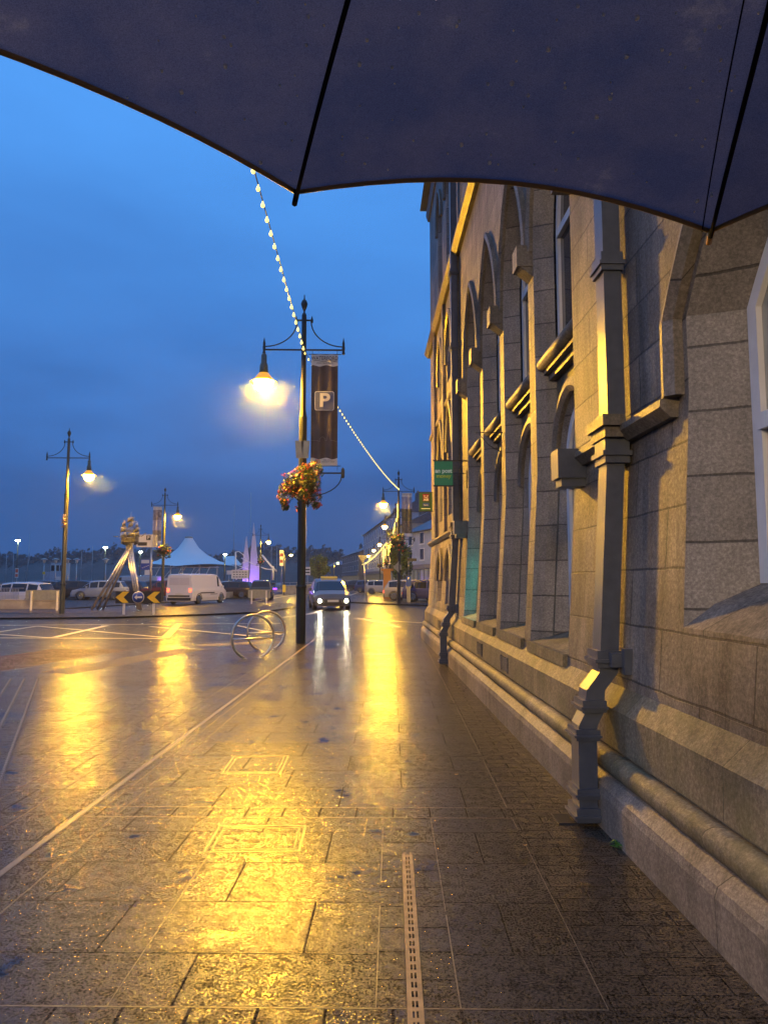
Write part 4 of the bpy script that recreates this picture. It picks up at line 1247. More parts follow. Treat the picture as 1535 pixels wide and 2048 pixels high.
# ------------------------------------------------------------------ vehicles
def quad_pt(q, u, v):
    a, b_, c, d = q
    return a.lerp(b_, u).lerp(d.lerp(c, u), v)
def make_car(name, label, cat, body_m, st, loc, rz, lights=False, wheel_r=.31, wb=(.78, 3.35), group=None, roof_m=None, side_glass=None, wscreen=None, rear_glass=None, half=.86, tails=False, black_trim=True, brand=None):
    """st: list of (x, z_belt, z_roof, width_factor, top_factor); x runs from the tail (0) to the nose"""
    t = thing(name, label, cat, loc, rz, group)
    Lc = st[-1][0]
    secs = []
    for (x, zb, zr, wf, tf) in st:
        hw = half * wf
        s_ = []
        zlow = .24
        ptsr = [(hw * .80, zlow - .03), (hw * .95, zlow), (hw, .45), (hw * 1.0, zb * .82), (hw * .965, zb), (hw * tf, max(zr - .06, zb + .004)), (hw * tf * .82, zr), (0, zr + .015)]
        s_ = [Vector((x - Lc / 2, y, z)) for y, z in ptsr] + [Vector((x - Lc / 2, -y, z)) for y, z in reversed(ptsr[:-1])]
        secs.append(s_)
    body = MB(); sg = MB(); sg2 = MB(); ws = MB(); rg = MB()
    n = len(secs[0])
    def inset_face(q, mb, iu=.06, iv=.10, iu2=None):
        iu2 = iu if iu2 is None else iu2
        p = [quad_pt(q, iu, iv), quad_pt(q, 1 - iu2, iv), quad_pt(q, 1 - iu2, 1 - iv), quad_pt(q, iu, 1 - iv)]
        mb.quad(*p)
        for i in range(4):
            body.quad(q[i], q[(i + 1) % 4], p[(i + 1) % 4], p[i])
    for i in range(len(secs) - 1):
        for k in range(n - 1):
            q = [secs[i][k], secs[i + 1][k], secs[i + 1][k + 1], secs[i][k + 1]]
            if side_glass and i in side_glass and k in (4, n - 6):
                inset_face(q, sg if k == 4 else sg2, .05, .08)
            elif wscreen == i and k in (5, 6, n - 8, n - 7):
                inset_face(q, ws, .04, .0 if k in (6, n - 8) else .03)
            elif rear_glass == i and k in (5, 6, n - 8, n - 7):
                inset_face(q, rg, .08, .0 if k in (6, n - 8) else .03)
            else:
                body.add(q, [(0, 1, 2, 3)], True)
    body.add(secs[0], [tuple(range(n))]); body.add(secs[-1], [tuple(range(n))])
    body.add([s_[0] for s_ in secs] + [s_[-1] for s_ in secs], [(i, i + 1, len(secs) + i + 1, len(secs) + i) for i in range(len(secs) - 1)])
    body.build('body', body_m, t)
    if sg.v: sg.build('side_window', M['carglass'], t); sg2.build('side_window', M['carglass'], t)
    if ws.v: ws.build('windscreen', M['carglass'], t)
    if rg.v: rg.build('rear_window', M['carglass'], t)
    for x in wb:
        for s_ in (-1, 1):
            yo = s_ * (half - .10)
            b = MB(); b.lathe([(wheel_r * .62, -.1), (wheel_r * .95, -.1), (wheel_r, -.07), (wheel_r, .07), (wheel_r * .95, .1), (wheel_r * .62, .1)], (x - Lc / 2, yo, wheel_r), 20, 'y')
            w_ = b.build('wheel', M['rubber'], t)
            b = MB(); b.lathe([(wheel_r * .62, -.09), (wheel_r * .58, .085 * 1)], (x - Lc / 2, yo, wheel_r), 16, 'y'); b.build('rim', M['plastic'], w_)
            b = MB()
            for k in range(8):
                a = PI / 4 * k; ca, sa = math.cos(a), math.sin(a)
                b.tube([(x - Lc / 2 + ca * .04, yo + s_ * .098, wheel_r + sa * .04), (x - Lc / 2 + ca * wheel_r * .64, yo + s_ * .104, wheel_r + sa * wheel_r * .64)], .018, 5)
            b.tube([(x - Lc / 2 + wheel_r * .64 * math.cos(q * PI / 8), yo + s_ * .102, wheel_r + wheel_r * .64 * math.sin(q * PI / 8)) for q in range(17)], .016, 5)
            b.build('spokes', M['chrome'], w_)
            b = MB(); b.tube([(x - Lc / 2 + (wheel_r + .045) * math.cos(q * PI / 10), s_ * (half - .012), wheel_r + (wheel_r + .045) * math.sin(q * PI / 10)) for q in range(11)], .03, 5)
            b.build('wheel_arch', M['plastic'], t)
    # nose: grille, lights, plate; tail: lights, plate
    fx = Lc / 2
    fz = st[-1][2]; fb = half * st[-1][3]
    b = MB(); b.box(fx - .02, fx + .014, -fb * .55, fb * .55, fz - .22, fz - .06); b.box(fx - .02, fx + .02, -fb * .75, fb * .75, .27, .38); b.build('grille', M['plastic'], t)
    b = MB(); b.box(fx, fx + .03, -.26, .26, .42, .53); b.build('number_plate', M['plate'], t)
    rz_ = st[0][1]
    b = MB(); b.box(-fx - .03, -fx, -.26, .26, .62, .73); b.build('number_plate', M['plate'], t)
    b = MB(); b.box(-fx - .03, -fx + .04, -half * .85, half * .85, .26, .44); b.build('bumper', M['plastic'], t)
    for s_ in (-1, 1):
        b = MB()
        m_ = Matrix.Translation((fx - .10, s_ * fb * .80, fz - .09)) @ Matrix.Rotation(s_ * -.35, 4, 'Z')
        b.lathe([(.01, .115), (.08, .10), (.105, .06), (.11, 0)], ax='x', n=12, m=m_)
        b.build('headlight', M['head_on' if lights else 'head_off'], t)
        b = MB(); b.box(-fx - .02, -fx + .10, s_ * half * .80 - .09, s_ * half * .80 + .09, rz_ * .78, rz_ * .98); b.build('tail_light', M['tail_on' if tails else 'tail'], t)
        b = MB(); mxx = [s for s in st if s[2] > s[1] + .3][-1][0] - Lc / 2 + .18
        b.box(mxx - .06, mxx + .06, s_ * (half + .02) - .0, s_ * (half + .17), st[2][1] - .02, st[2][1] + .12); b.build('mirror', body_m, t)
    return t
def paint(name, col, rough=.22): return mat(name, tuple(c * .75 for c in col), rough, .0, coat=.35, spec=.3)
hatch = [(0, .72, .74, .86, .9), (.05, .90, .95, .94, .85), (.35, .92, 1.42, .98, .76), (1.0, .91, 1.50, 1, .76), (2.0, .90, 1.50, 1, .76), (2.65, .89, 1.42, 1, .76), (3.35, .86, .90, .98, .9), (3.95, .74, .76, .92, .88), (4.1, .52, .56, .84, .86)]
HG = dict(side_glass=(2, 3, 4, 5), wscreen=5, rear_glass=1)
mpv = [(0, .8, .85, .88, .9), (.06, .95, 1.0, .95, .85), (.30, .97, 1.50, .98, .78), (1.1, .96, 1.58, 1, .78), (2.4, .95, 1.58, 1, .78), (3.1, .93, 1.45, 1, .76), (3.95, .88, .96, .98, .88), (4.45, .74, .80, .93, .86), (4.58, .50, .56, .86, .86)]
tx = make_car('taxi', 'grey taxi with lit headlights driving towards the camera', 'car', paint('taxi_paint', (.15, .145, .14)), mpv, (-2.12, 40.0, RD), R(-82), lights=True, side_glass=(2, 3, 4, 5), wscreen=5, rear_glass=1, wb=(.85, 3.6), half=.89)
b = MB(); b.prism([(-.10, 1.60), (.10, 1.60), (.07, 1.70), (-.07, 1.70)], -.4, .4); b.build('roof_sign', M['taxi_sign'], tx)
tx.scale = (1.1, 1.1, 1.04)
mini = [(0, .66, .70, .86, .9), (.05, .88, .93, .94, .84), (.26, .90, 1.36, .98, .74), (.8, .89, 1.44, 1, .76), (1.7, .88, 1.44, 1, .76), (2.35, .87, 1.38, 1, .75), (2.78, .86, .92, .99, .9), (3.6, .78, .82, .95, .88), (3.8, .48, .54, .86, .86)]
mc = make_car('parked_car', 'dark blue small hatchback with pale roof parked beyond the crossing', 'car', paint('blue_paint', (.03, .035, .16)), mini, (4.35, 50.2, .045), R(-10), side_glass=(2, 3, 4, 5), wscreen=5, rear_glass=1, wb=(.68, 3.12), half=.84, wheel_r=.34, group='cars parked on the right')
b = MB(); b.prism([(-1.55, 1.462), (.38, 1.462), (.2, 1.485), (-1.3, 1.485)], -.6, .6); b.build('roof_panel', M['sign_white'], mc)
make_car('parked_car', 'silver hatchback parked just behind the dark blue one', 'car', paint('silver_paint', (.38, .38, .36)), hatch, (3.3, 53.6, .045), R(-8), wb=(.75, 3.3), group='cars parked on the right', tails=True, **HG)
def carat(px, py, Y, rz, col, label, st=hatch, grp='cars parked on the right', z=.045, **k):
    p = at(px, py, Y)
    kk = dict(HG); kk.update(k)
    if 'wb' not in kk: kk['wb'] = (.75, 3.3)
    return make_car('parked_car', label, 'car', paint('car_paint', col), st, (p.x, Y, z), rz, group=grp, **kk)
carat(768, 1170, 78, R(-6), (.62, .6, .55), 'white estate car side on beyond the silver one', wb=(.75, 3.3))
carat(722, 1165, 100, R(-30), (.05, .05, .06), 'dark car far down the right hand kerb', wb=(.75, 3.3))
carat(707, 1163, 120, R(-60), (.3, .3, .3), 'grey car farthest down the right hand kerb', tails=True)
carat(744, 1165, 88, R(-12), (.06, .08, .2), 'small navy car left of the white estate car')
# left: the car park
CP = 'cars parked in the car park'
carat(36, 1190, 43.5, R(172), (.75, .75, .78), 'white car behind the railing at the far left', hatch, CP, RD - .05)
g = [(75, 62, 200, (.10, .13, .18), 'slate blue car behind the roof of the white one'), (97, 64, 185, (.035, .035, .045), 'dark saloon nose to nose with the slate one'),
     (134, 60, 188, (.02, .02, .025), 'black hatchback left of the tall lamp pole'), (168, 66, 178, (.12, .14, .2), 'grey blue car right of the tall lamp pole'),
     (201, 58, 184, (.34, .40, .50), 'pale blue hatchback with silver wheels near the ship sculpture'), (245, 62, 175, (.04, .04, .06), 'dark car seen through the legs of the sculpture'),
     (308, 66, 160, (.04, .04, .06), 'dark car between the sculpture and the white van'), (330, 62, 190, (.12, .02, .02), 'dark red car close behind the banner lamp')]
for px, Y, a, c, lb in g: carat(px, 1175, Y, R(a), c, lb, hatch, CP, RD + .06)
carat(462, 1170, 66, R(170), (.04, .03, .03), 'dark car in front of the long white road sign', hatch, CP, RD)
carat(472, 1160, 72, R(8), (.5, .5, .5), 'white car just beyond the dark one', hatch, CP, RD)
carat(524, 1185, 60, R(95), (.03, .05, .08), 'dark pickup facing away beside the grey sign back', mpv, CP, RD, tails=True, wb=(.85, 3.6))
carat(650, 1170, 62, R(98), (.03, .03, .035), 'dark car following behind the taxi', hatch, 'cars on the road', RD, tails=True)
# vans
van_st = [(0, 1.05, 1.90, .95, .88), (.08, 1.08, 1.96, .98, .88), (1.2, 1.08, 1.99, 1, .88), (2.6, 1.08, 1.99, 1, .88), (3.45, 1.08, 1.97, 1, .86), (3.75, 1.08, 1.90, 1, .84), (4.45, 1.02, 1.12, .98, .9), (4.85, .86, .92, .93, .88), (4.97, .55, .62, .86, .86)]
pv = at(396, 1180, 49.5)
van = make_car('white_van', 'white delivery van driving away past the chevron sign', 'van', paint('van_paint', (.95, .93, .92)), van_st, (pv.x, 49.5, RD), R(90 - 15), side_glass=(4,), wscreen=5, wb=(.85, 4.0), half=.98, wheel_r=.33, tails=True)
b = MB(); b.box(-1.5, .5, -.99, -.985, .70, .78); b.box(-.1, .9, -.992, -.986, .62, .66); b.build('side_trim', M['plastic'], van)
b = MB(); b.box(-2.52, -2.49, -.75, .75, .50, .60); b.build('rear_step', M['plastic'], van)
b = MB(); b.box(-2.505, -2.488, -.70, -.02, 1.25, 1.72); b.box(-2.505, -2.488, .02, .70, 1.25, 1.72); b.build('rear_door', paint('van_door', (.82, .78, .77)), van)
pv = at(268, 1170, 74)
make_car('white_van', 'white van parked behind the ship sculpture', 'van', paint('van_paint', (.42, .50, .56)), van_st, (pv.x, 74, RD + .06), R(182), side_glass=(4,), wscreen=5, wb=(.85, 4.0), half=.98, wheel_r=.33, group=CP)

# ------------------------------------------------------------------ signs and street furniture
def board(loc, rz, wd, z0, z1, label, name='road_sign', mt='sign_grey', legs=(-.4, .4), leg_m='galv', cat='sign'):
    t = thing(name, label, cat, loc, rz)
    b = MB(); b.box(-wd / 2, wd / 2, -.02, .02, z0, z1); b.build('panel', M[mt], t)
    for x in legs:
        b = MB(); b.box(x * wd - .04, x * wd + .04, .022, .09, 0, z1 - .05); b.build('leg', M[leg_m], t)
    return t
p = gr(276, 1229, .04)
t = board((p.x, p.y, .04), 0, 1.92, .47, .98, 'low black board with two yellow chevrons and a blue arrow disc', 'chevron_sign', 'sign_black', (-.32, .33), 'sign_white')
for x0 in (-.95, .36):
    MB().prism([(x0, .725), (x0 + .30, .96), (x0 + .56, .96), (x0 + .33, .725), (x0 + .56, .49), (x0 + .30, .49)], -.032, -.022).build('chevron', M['sign_yellow'], t)
def disc(r_, y, mt, nm):
    b = MB(); b.lathe([(r_, y), (r_, y + .006)], (0, 0, .725), 28, 'y'); b.build(nm, M[mt], t)
disc(.255, -.034, 'sign_white', 'disc_rim'); disc(.225, -.040, 'sign_blue', 'disc')
MB().prism([(-.17, .725), (-.05, .83), (-.05, .76), (.17, .76), (.17, .69), (-.05, .69), (-.05, .62)], -.047, -.041).build('arrow', M['sign_white'], t)
p = gr(518, 1208, .04)
board((p.x, p.y, .04), R(-4), 1.38, .35, .88, 'low grey sign seen from behind between van and hoops', legs=(-.33, .33), leg_m='sign_white').scale = (1, 1, 1)
p = gr(88, 1221, .04)
tt = board((p.x, p.y, .04), R(3), 1.75, .50, .98, 'low grey sign seen from behind before the wall at the left', legs=(-.33, .36), leg_m='sign_white')
# move those legs to the viewer's side
for o in list(COL.objects):
    if o.name.startswith('leg') and o.parent and o.parent.name.startswith('road_sign'): o.location.y = -.115
# low wall and railing in front of the car park
t = thing('boundary_wall', 'low pale concrete wall with a white picket rail at the left', 'wall', (-27, 38.7, 0))
b = MB(); b.box(-14, 11.0, 0, .28, -.06, .42); b.box(-14, 11.0, -.03, .31, .42, .48); b.build('wall', M['concrete'], t)
b = MB()
for k in range(140): b.box(-2.5 + k * .08, -2.478 + k * .08, .13, .15, .48, 1.06)
b.box(-2.6, 8.9, .12, .16, 1.06, 1.10); b.build('railing', M['galv'], t)
t = thing('boundary_wall', 'low pale wall behind the white van beside the road', 'wall', (-13.2, 58, 0))
b = MB(); b.box(-.15, .15, -3, 10, -.06, .5, Matrix.Rotation(R(-9), 4, 'Z')); b.build('wall', M['concrete'], t)
t = thing('boundary_wall', 'long pale quay wall with railing behind the yellow bollard', 'wall', (-9.8, 86, 0))
b = MB(); b.box(-.2, .2, 0, 60, -.06, .9); b.box(-.2, 4, -.3, 0, -.06, .9); b.build('wall', M['concrete'], t)
# yellow bollard
p = gr(568, 1190, RD)
t = thing('keep_left_bollard', 'yellow lit bollard on the road island', 'bollard', (p.x, p.y, RD))
MB().box(-.16, .16, -.1, .1, .3, 1.1).build('shell', mat('bollard_yellow', (.75, .45, .03), .4, emit=(1, .55, .05), es=.35), t)
MB().box(-.05, .05, -.05, .05, 0, .3).build('stem', M['plastic'], t)
# ship sculpture on a tripod of steel tubes
sc_ = thing('ship_sculpture', 'shiny steel sailing ship raised on crossed steel tube legs', 'sculpture', (-12.05, 36.4, .05))
top = Vector((.22, 0, 3.15))
for gx in (-1.25, 1.0):
    for k in range(3):
        o_ = (k - 1) * .17
        b = MB(); b.tube([(gx + o_, -.4 + .3 * k * (1 if gx < 0 else -1), 0), top + Vector((o_ * .8 - (.12 if gx > 0 else -.12) * .6, (.1 - .1 * k), .1 * k))], .06, 10); b.build('leg', M['steel'], sc_)
b = MB()
hull = []
for i in range(9):
    u = -1 + i / 4; wd = .30 * math.sqrt(max(.02, 1 - abs(u) ** 2.2)); dz = .10 * u * u
    hull.append([(.2 + u * .43, y, z) for y, z in ((-wd, 3.55 + dz), (-wd * .8, 3.32 + dz * .5), (0, 3.15 + dz), (wd * .8, 3.32 + dz * .5), (wd, 3.55 + dz))])
for a, c in zip(hull, hull[1:]):
    for k in range(4): b.quad(a[k], a[k + 1], c[k + 1], c[k])
b.box(-.1, .5, -.16, .16, 3.48, 3.56)
b.tube([(.75, 0, 3.6), (1.0, 0, 3.8)], .02, 6); b.tube([(-.35, 0, 3.6), (-.62, 0, 3.62)], .02, 6)
b.build('hull', M['ship_dark'], sc_)
for mx_, mh, w0, y0_, nr in ((-.06, 4.2, .22, -.15, 3), (.22, 4.65, .34, 0, 4), (.48, 4.15, .22, .15, 3)):
    b = MB(); b.tube([(mx_, y0_, 3.4), (mx_, y0_, mh + .22)], [.03, .008], 6); b.build('mast', M['steel'], sc_)
    for r_ in range(nr):
        z0 = 3.56 + r_ * .25; hw = w0 - r_ * .055; tw = random.uniform(-.8, .8); hh = .25
        b = MB(); nn_ = 6
        for k in range(nn_):
            u0, u1 = -1 + 2 * k / nn_, -1 + 2 * (k + 1) / nn_
            def sp(u, v):
                taper = 1 - .22 * v
                bel = .13 * (1 - u * u) * math.sin(PI * min(1, v * 1.1))
                return Vector((mx_ + u * hw * taper * math.cos(tw) - bel * math.sin(tw), y0_ - .05 + u * hw * math.sin(tw) - bel, z0 + v * hh + .035 * (1 - u * u) * (1 - v) + .03 * u))
            for j in range(4):
                b.quad(sp(u0, j / 4), sp(u1, j / 4), sp(u1, (j + 1) / 4), sp(u0, (j + 1) / 4))
        b.build('sail', M['ship_dark'] if (r_ + int(mx_ * 10)) % 3 else M['steel'], sc_, recalc=False)
b = MB()
for k in range(26):
    a = random.uniform(0, 2 * PI); z = random.uniform(3.4, 4.6); r_ = .55 - (z - 3.4) * .28
    b.tube([(.2 + r_ * math.cos(a), .3 * math.sin(a), z), (.2 + (r_ + .12) * math.cos(a + .3), .4 * math.sin(a), z + random.uniform(-.1, .14))], .012, 4)
b.build('rigging', M['steel'], sc_)
# parking signs behind it
p = at(292, 1082, 44)
t = thing('parking_sign', 'white box sign with a black P tile behind the ship sculpture', 'sign', (p.x, 44, 0))
b = MB(); b.box(-.52, .44, -.1, .1, p.z - .38, p.z + .38); b.build('panel', M['sign_white'], t)
b = MB(); b.tube([(.3, .15, 0), (.3, .15, p.z + .3)], .06, 8); b.build('pole', M['galv'], t)
MB().box(.05, .31, -.112, -.102, p.z + .05, p.z + .33).build('tile', M['sign_black'], t)
text('P', .27, M['sign_white'], t, (.18, -.118, p.z + .19), bold=.004)
MB().box(-.45, .1, -.11, -.102, p.z - .28, p.z - .08).build('display', M['sign_black'], t)
b = MB(); b.box(.46, .68, -.09, .09, p.z - .36, p.z + .36); b.build('side_box', M['galv'], t)
p = at(293, 1130, 52)
t = thing('direction_sign', 'blue and white direction sign between the sculpture legs', 'sign', (p.x, 52, 0))
MB().box(-.4, .42, -.03, .03, p.z - .34, p.z + .40).build('panel', M['sign_blue'], t)
MB().box(-.36, .2, -.04, -.031, p.z + .12, p.z + .37).build('panel_white', M['sign_white'], t)
b = MB(); b.box(.27, .31, -.042, -.031, p.z - .1, p.z + .34)
for k in range(4): b.box(-.3 + k * .13, -.2 + k * .13, -.042, -.031, p.z - .22 + k * .055, p.z - .18 + k * .055)
b.build('arrow_lines', M['sign_white'], t)
MB().box(-.1, .42, -.03, .03, p.z - .72, p.z - .36).build('panel_lower', M['sign_white'], t)
b = MB(); b.tube([(.3, .08, 0), (.3, .08, p.z + .4)], .045, 8); b.build('pole', M['galv'], t)
p = at(480, 1149, 72)
t = thing('road_sign', 'long white road sign with rows of dark writing', 'sign', (p.x, 72, 0))
MB().box(-.85, .85, -.03, .03, p.z - .42, p.z + .45).build('panel', M['sign_white'], t)
text('QUAY\nBUSES ONLY\nCITY CENTRE', .2, M['sign_black'], t, (-.1, -.04, p.z + .02))
for o in kids(t):
    if o.name.startswith('lettering'): bpy.data.objects.remove(o)
b = MB()
for r_ in range(3):
    for k in range(5): b.box(-.7 + k * .29 + (.05 if r_ % 2 else 0), -.5 + k * .29, -.04, -.031, p.z + .2 - r_ * .24, p.z + .28 - r_ * .24)
b.build('writing', M['sign_black'], t)
b = MB(); b.tube([(-.6, .06, 0), (-.6, .06, p.z)], .05, 6); b.tube([(.6, .06, 0), (.6, .06, p.z)], .05, 6); b.build('post', M['galv'], t)
for px, py, Y, wd, h, lb in ((128, 0, 0, 0, 0, ''), ):
    pass
def small_sign(px, py, Y, wd, h, mt, label, rows=()):
    p = at(px, py, Y)
    t = thing('road_sign', label, 'sign', (p.x, Y, 0))
    MB().box(-wd / 2, wd / 2, -.02, .02, p.z - h / 2, p.z + h / 2).build('panel', mt, t)
    for (z0, z1, m_) in rows:
        MB().box(-wd * .4, wd * .4, -.03, -.022, p.z + z0 * h, p.z + z1 * h).build('stripe', m_, t)
    b = MB(); b.tube([(0, .06, 0), (0, .06, p.z)], .035, 6); b.build('post', M['galv'], t)
    return t
small_sign(34, 1146, 80, .35, 1.05, M['sign_white'], 'orange and white notice on a post at the far left', ((.05, .4, M['banner_orange']), (-.4, -.1, M['banner_orange'])))
small_sign(88, 1146, 86, .3, .3, M['sign_yellow'], 'small yellow notice on a lantern post')
small_sign(458, 1145, 80, .5, .45, M['sign_white'], 'small white notice by the tent posts')
small_sign(615, 1142, 80, .6, .9, M['sign_white'], 'white arrow board just right of the nearest lamp pole', ((.1, .25, M['sign_black']), (-.25, -.1, M['sign_black'])))
t = small_sign(563, 1116, 92, .5, 2.0, M['sign_white'], 'tall red and white pennant board by the plain lamp', ((.1, .3, M['sign_red']), (-.3, -.1, M['sign_red'])))
# back of a give way sign on a leaning pole
p = gr(733, 1204, .04); tp = at(726, 1120, p.y)
t = thing('give_way_sign', 'back of an inverted triangle sign on a leaning pole', 'sign', (p.x, p.y, .04))
b = MB(); b.tube([(0, 0, 0), (tp.x - p.x, 0, tp.z + .3)], .035, 8); b.build('pole', M['galv'], t)
dx = tp.x - p.x
b = MB(); b.prism([(dx - .36, tp.z + .28), (dx + .30, tp.z + .28), (dx - .02, tp.z - .32)], -.06, -.04); b.build('panel', M['sign_grey'], t)
# signs on the second lamp pole: diamond back
t = thing('diamond_sign', 'grey back of a diamond sign beside the second lamp pole', 'sign', (1.92, 44.85, 0))
MB().prism([(-.35, 2.3), (0, 2.68), (.0, 2.68), (.0, 1.95)], -.03, -.01).build('panel', M['sign_grey'], t)
MB().box(.06, .16, -.06, 0, 2.15, 2.45).build('box', M['sign_grey'], t)
# pay machine
p = gr(816, 1204, .04)
t = thing('pay_machine', 'slim grey parking pay machine with a blue P head', 'parking meter', (p.x, p.y - .4, .04))
MB().box(-.12, .12, -.12, .12, 0, 1.05).build('column', M['sign_grey'], t)
MB().box(-.15, .15, -.14, .14, 1.05, 1.75).build('head', M['sign_blue'], t)
text('P', .22, M['sign_white'], t, (0, -.15, 1.58), bold=.004)
b = MB(); b.tube([(0, 0, 1.75), (0, 0, 3.0)], .02, 6); b.build('mast', M['galv'], t)
MB().box(-.05, .55, -.02, .02, 2.75, 2.93).build('finger_board', M['plastic'], t)
# orange timber totem
p = at(774, 1152, 60)
t = thing('timber_totem', 'orange panelled totem with a wide cap among the parked cars', 'totem', (p.x, 60, .04))
MB().box(-.32, .28, -.2, .2, 0, 2.25).build('body', M['orange_wood'], t)
MB().box(-.5, .55, -.25, .25, 2.25, 2.42).build('cap', M['orange_wood'], t)

# ------------------------------------------------------------------ trees and far bank
def tree(loc, r_, h, zc, n, size, label, mt, trunk_r=.18, group=None, name='tree'):
    t = thing(name, label, 'tree', loc, 0, group)
    b = MB(); b.tube([(0, 0, 0), (.05, 0, zc * .5), (0, .05, zc)], [trunk_r, trunk_r * .8, trunk_r * .5], 8)
    for k in range(6):
        a = k * 1.05; b.tube([(0, 0, zc * .7), (r_ * .5 * math.cos(a), r_ * .5 * math.sin(a), zc + h * .1)], [trunk_r * .5, trunk_r * .15], 5)
    b.build('trunk', M['bark'], t)
    lumps = []
    for _ in range(34):
        d = Vector((random.gauss(0, 1), random.gauss(0, 1), random.gauss(0, 1))).normalized() * random.uniform(.4, .85)
        lumps.append((d.x * r_, d.y * r_, zc + d.z * h / 2, random.uniform(.18, .34)))
    def pt():
        x, y, z, q = random.choice(lumps)
        d = Vector((random.gauss(0, 1), random.gauss(0, 1), random.gauss(0, 1))).normalized() * random.uniform(.6, 1.05)
        return (x + d.x * q * r_, y + d.y * q * r_, z + d.z * q * h / 2)
    leaf_cloud(n, pt, size).build('crown', mt, t, recalc=False)
    return t
p = at(636, 1125, 96)
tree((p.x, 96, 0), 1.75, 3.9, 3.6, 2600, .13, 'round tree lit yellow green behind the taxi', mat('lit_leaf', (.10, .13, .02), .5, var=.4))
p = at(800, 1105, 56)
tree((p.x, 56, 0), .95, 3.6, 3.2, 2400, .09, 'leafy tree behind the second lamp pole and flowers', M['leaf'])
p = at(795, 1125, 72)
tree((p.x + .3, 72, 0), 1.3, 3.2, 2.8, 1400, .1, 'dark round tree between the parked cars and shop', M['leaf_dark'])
# wooded far bank
ridge_px = [(-200, 1110), (0, 1106), (60, 1113), (90, 1112), (112, 1100), (150, 1103), (200, 1102), (232, 1093), (262, 1100), (300, 1098), (380, 1110), (440, 1112), (485, 1104), (515, 1092), (560, 1092), (590, 1099), (612, 1098), (650, 1096), (685, 1106), (700, 1116), (720, 1122), (760, 1122), (860, 1118), (1000, 1118)]
hb = MB(); YR = 330
def rz_at(px):
    for (a, c), (d, f) in zip(ridge_px, ridge_px[1:]):
        if a <= px <= d: return c + (f - c) * (px - a) / (d - a)
    return 1115
xs = list(range(-200, 1000, 12)); vs = []
for px in xs:
    p = at(px, rz_at(px) + 7, YR); q = at(px, 1160, YR)
    vs.append([(q.x, YR - 60, -1), (q.x, YR - 40, p.z * .35), (p.x, YR - 8, p.z * .85), (p.x, YR + 4, p.z), (p.x, YR + 60, p.z * .8)])
for a, c in zip(vs, vs[1:]):
    for k in range(4): hb.quad(a[k], c[k], c[k + 1], a[k + 1])
tag(hb.build('hills', M['leaf_far']), kind='structure')
def ridge():
    px = random.uniform(-200, 1000); u = random.random() ** .6
    top_ = at(px, rz_at(px) + 3 * math.sin(px * .21) + 2 * math.sin(px * .53 + 1) - 1, YR)
    clump = math.sin(px * .33) * 1.2
    return (top_.x, YR - 45 * (1 - u) + random.uniform(-3, 3), max(.5, top_.z * u + random.uniform(-.7, .3)))
wd_ = leaf_cloud(14000, ridge, .85)
tag(wd_.build('wooded_bank', M['leaf_far'], recalc=False), 'dark wooded hill across the river behind everything', 'woodland', kind='stuff')

# ------------------------------------------------------------------ marina: boats, cabin, tent, sculpture
def boat(px, py, Y, label, lean=0.0):
    p = at(px, py, Y)
    t = thing('sailing_boat', label, 'boat', (p.x, Y, -.5), 0, 'masts of boats moored in the marina')
    b = MB()
    sec = []
    for i in range(7):
        u = -1 + i / 3; wd = 1.1 * math.sqrt(max(.02, 1 - max(0, u) ** 2))
        sec.append([(u * 3.5, y, z) for y, z in ((-wd, 1.0), (-wd * .7, .2), (0, -.1), (wd * .7, .2), (wd, 1.0))])
    for a, c in zip(sec, sec[1:]):
        for k in range(4): b.quad(a[k], a[k + 1], c[k + 1], c[k])
        b.quad(a[0], c[0], c[4], a[4])
    b.build('hull', M['white'], t)
    MB().box(-1.2, 1.2, -.6, .6, 1.0, 1.5).build('cabin', M['white'], t)
    b = MB(); b.tube([(0, 0, 1), (lean, 0, p.z + .5)], [.09, .05], 6); b.tube([(lean * .5 - .6, 0, (p.z) * .6), (lean * .5 + .6, 0, (p.z) * .6)], .03, 4); b.build('mast', M['galv'], t)
for px, py, ln, lb in ((4, 1079, -.6, 'leftmost mast, leaning, at the edge of the view'), (14, 1108, 0, 'short mast beside the leaning one'), (28, 1107, 0, 'slim mast left of the white flood lamp'), (50, 1112, 1.2, 'leaning mast right of the far left flood lamp'), (58, 1065, .3, 'tallest mast left of the cabin'), (124, 1095, 0, 'mast above the pale cabin'), (164, 1103, 0, 'mast right of the tall lamp pole'), (186, 1092, 0, 'mast midway to the ship sculpture'), (469, 1010, 0, 'very tall faint mast right of the tent'), (502, 985, 0, 'tallest faint mast behind the purple sculpture'), (543, 1090, 0, 'mast right of the third lamp with flowers'), (554, 1092, 0, 'thin mast left of the plain lamp')):
    boat(px, py, 168, lb, ln)
p = at(113, 1143, 92)
t = thing('cabin', 'pale blue flat roofed cabin at the marina', 'cabin', (p.x, 92, 0))
MB().box(-.4, 1.35, -.8, .8, 0, 3.7).build('wall', mat('cabin_blue', (.32, .42, .5), .5, var=.1), t)
MB().box(-1.15, -.402, -.6, .8, 0, 2.6).build('lower_wall', mat('cabin_blue_low', (.28, .37, .46), .5, var=.1), t)
for k in range(3): MB().box(-.3 + k * .55, .1 + k * .55, -.82, -.802, 2.7, 3.4).build('window', M['carglass'], t)
MB().box(.2, 1.0, -.82, -.802, 1.2, 2.0).build('door_panel', M['sign_white'], t)
t = thing('quay_railing', 'pale glass and steel railing along the marina edge', 'railing', (-58, 150, 0))
b = MB(); b.box(-60, 48, 0, .1, -.1, .1); b.box(-60, 48, 0, .08, 1.1, 1.2)
for k in range(72): b.box(-60 + k * 1.5, -59.92 + k * 1.5, 0, .08, .1, 1.1)
b.build('posts', M['galv'], t)
p = at(340, 1158, 105)
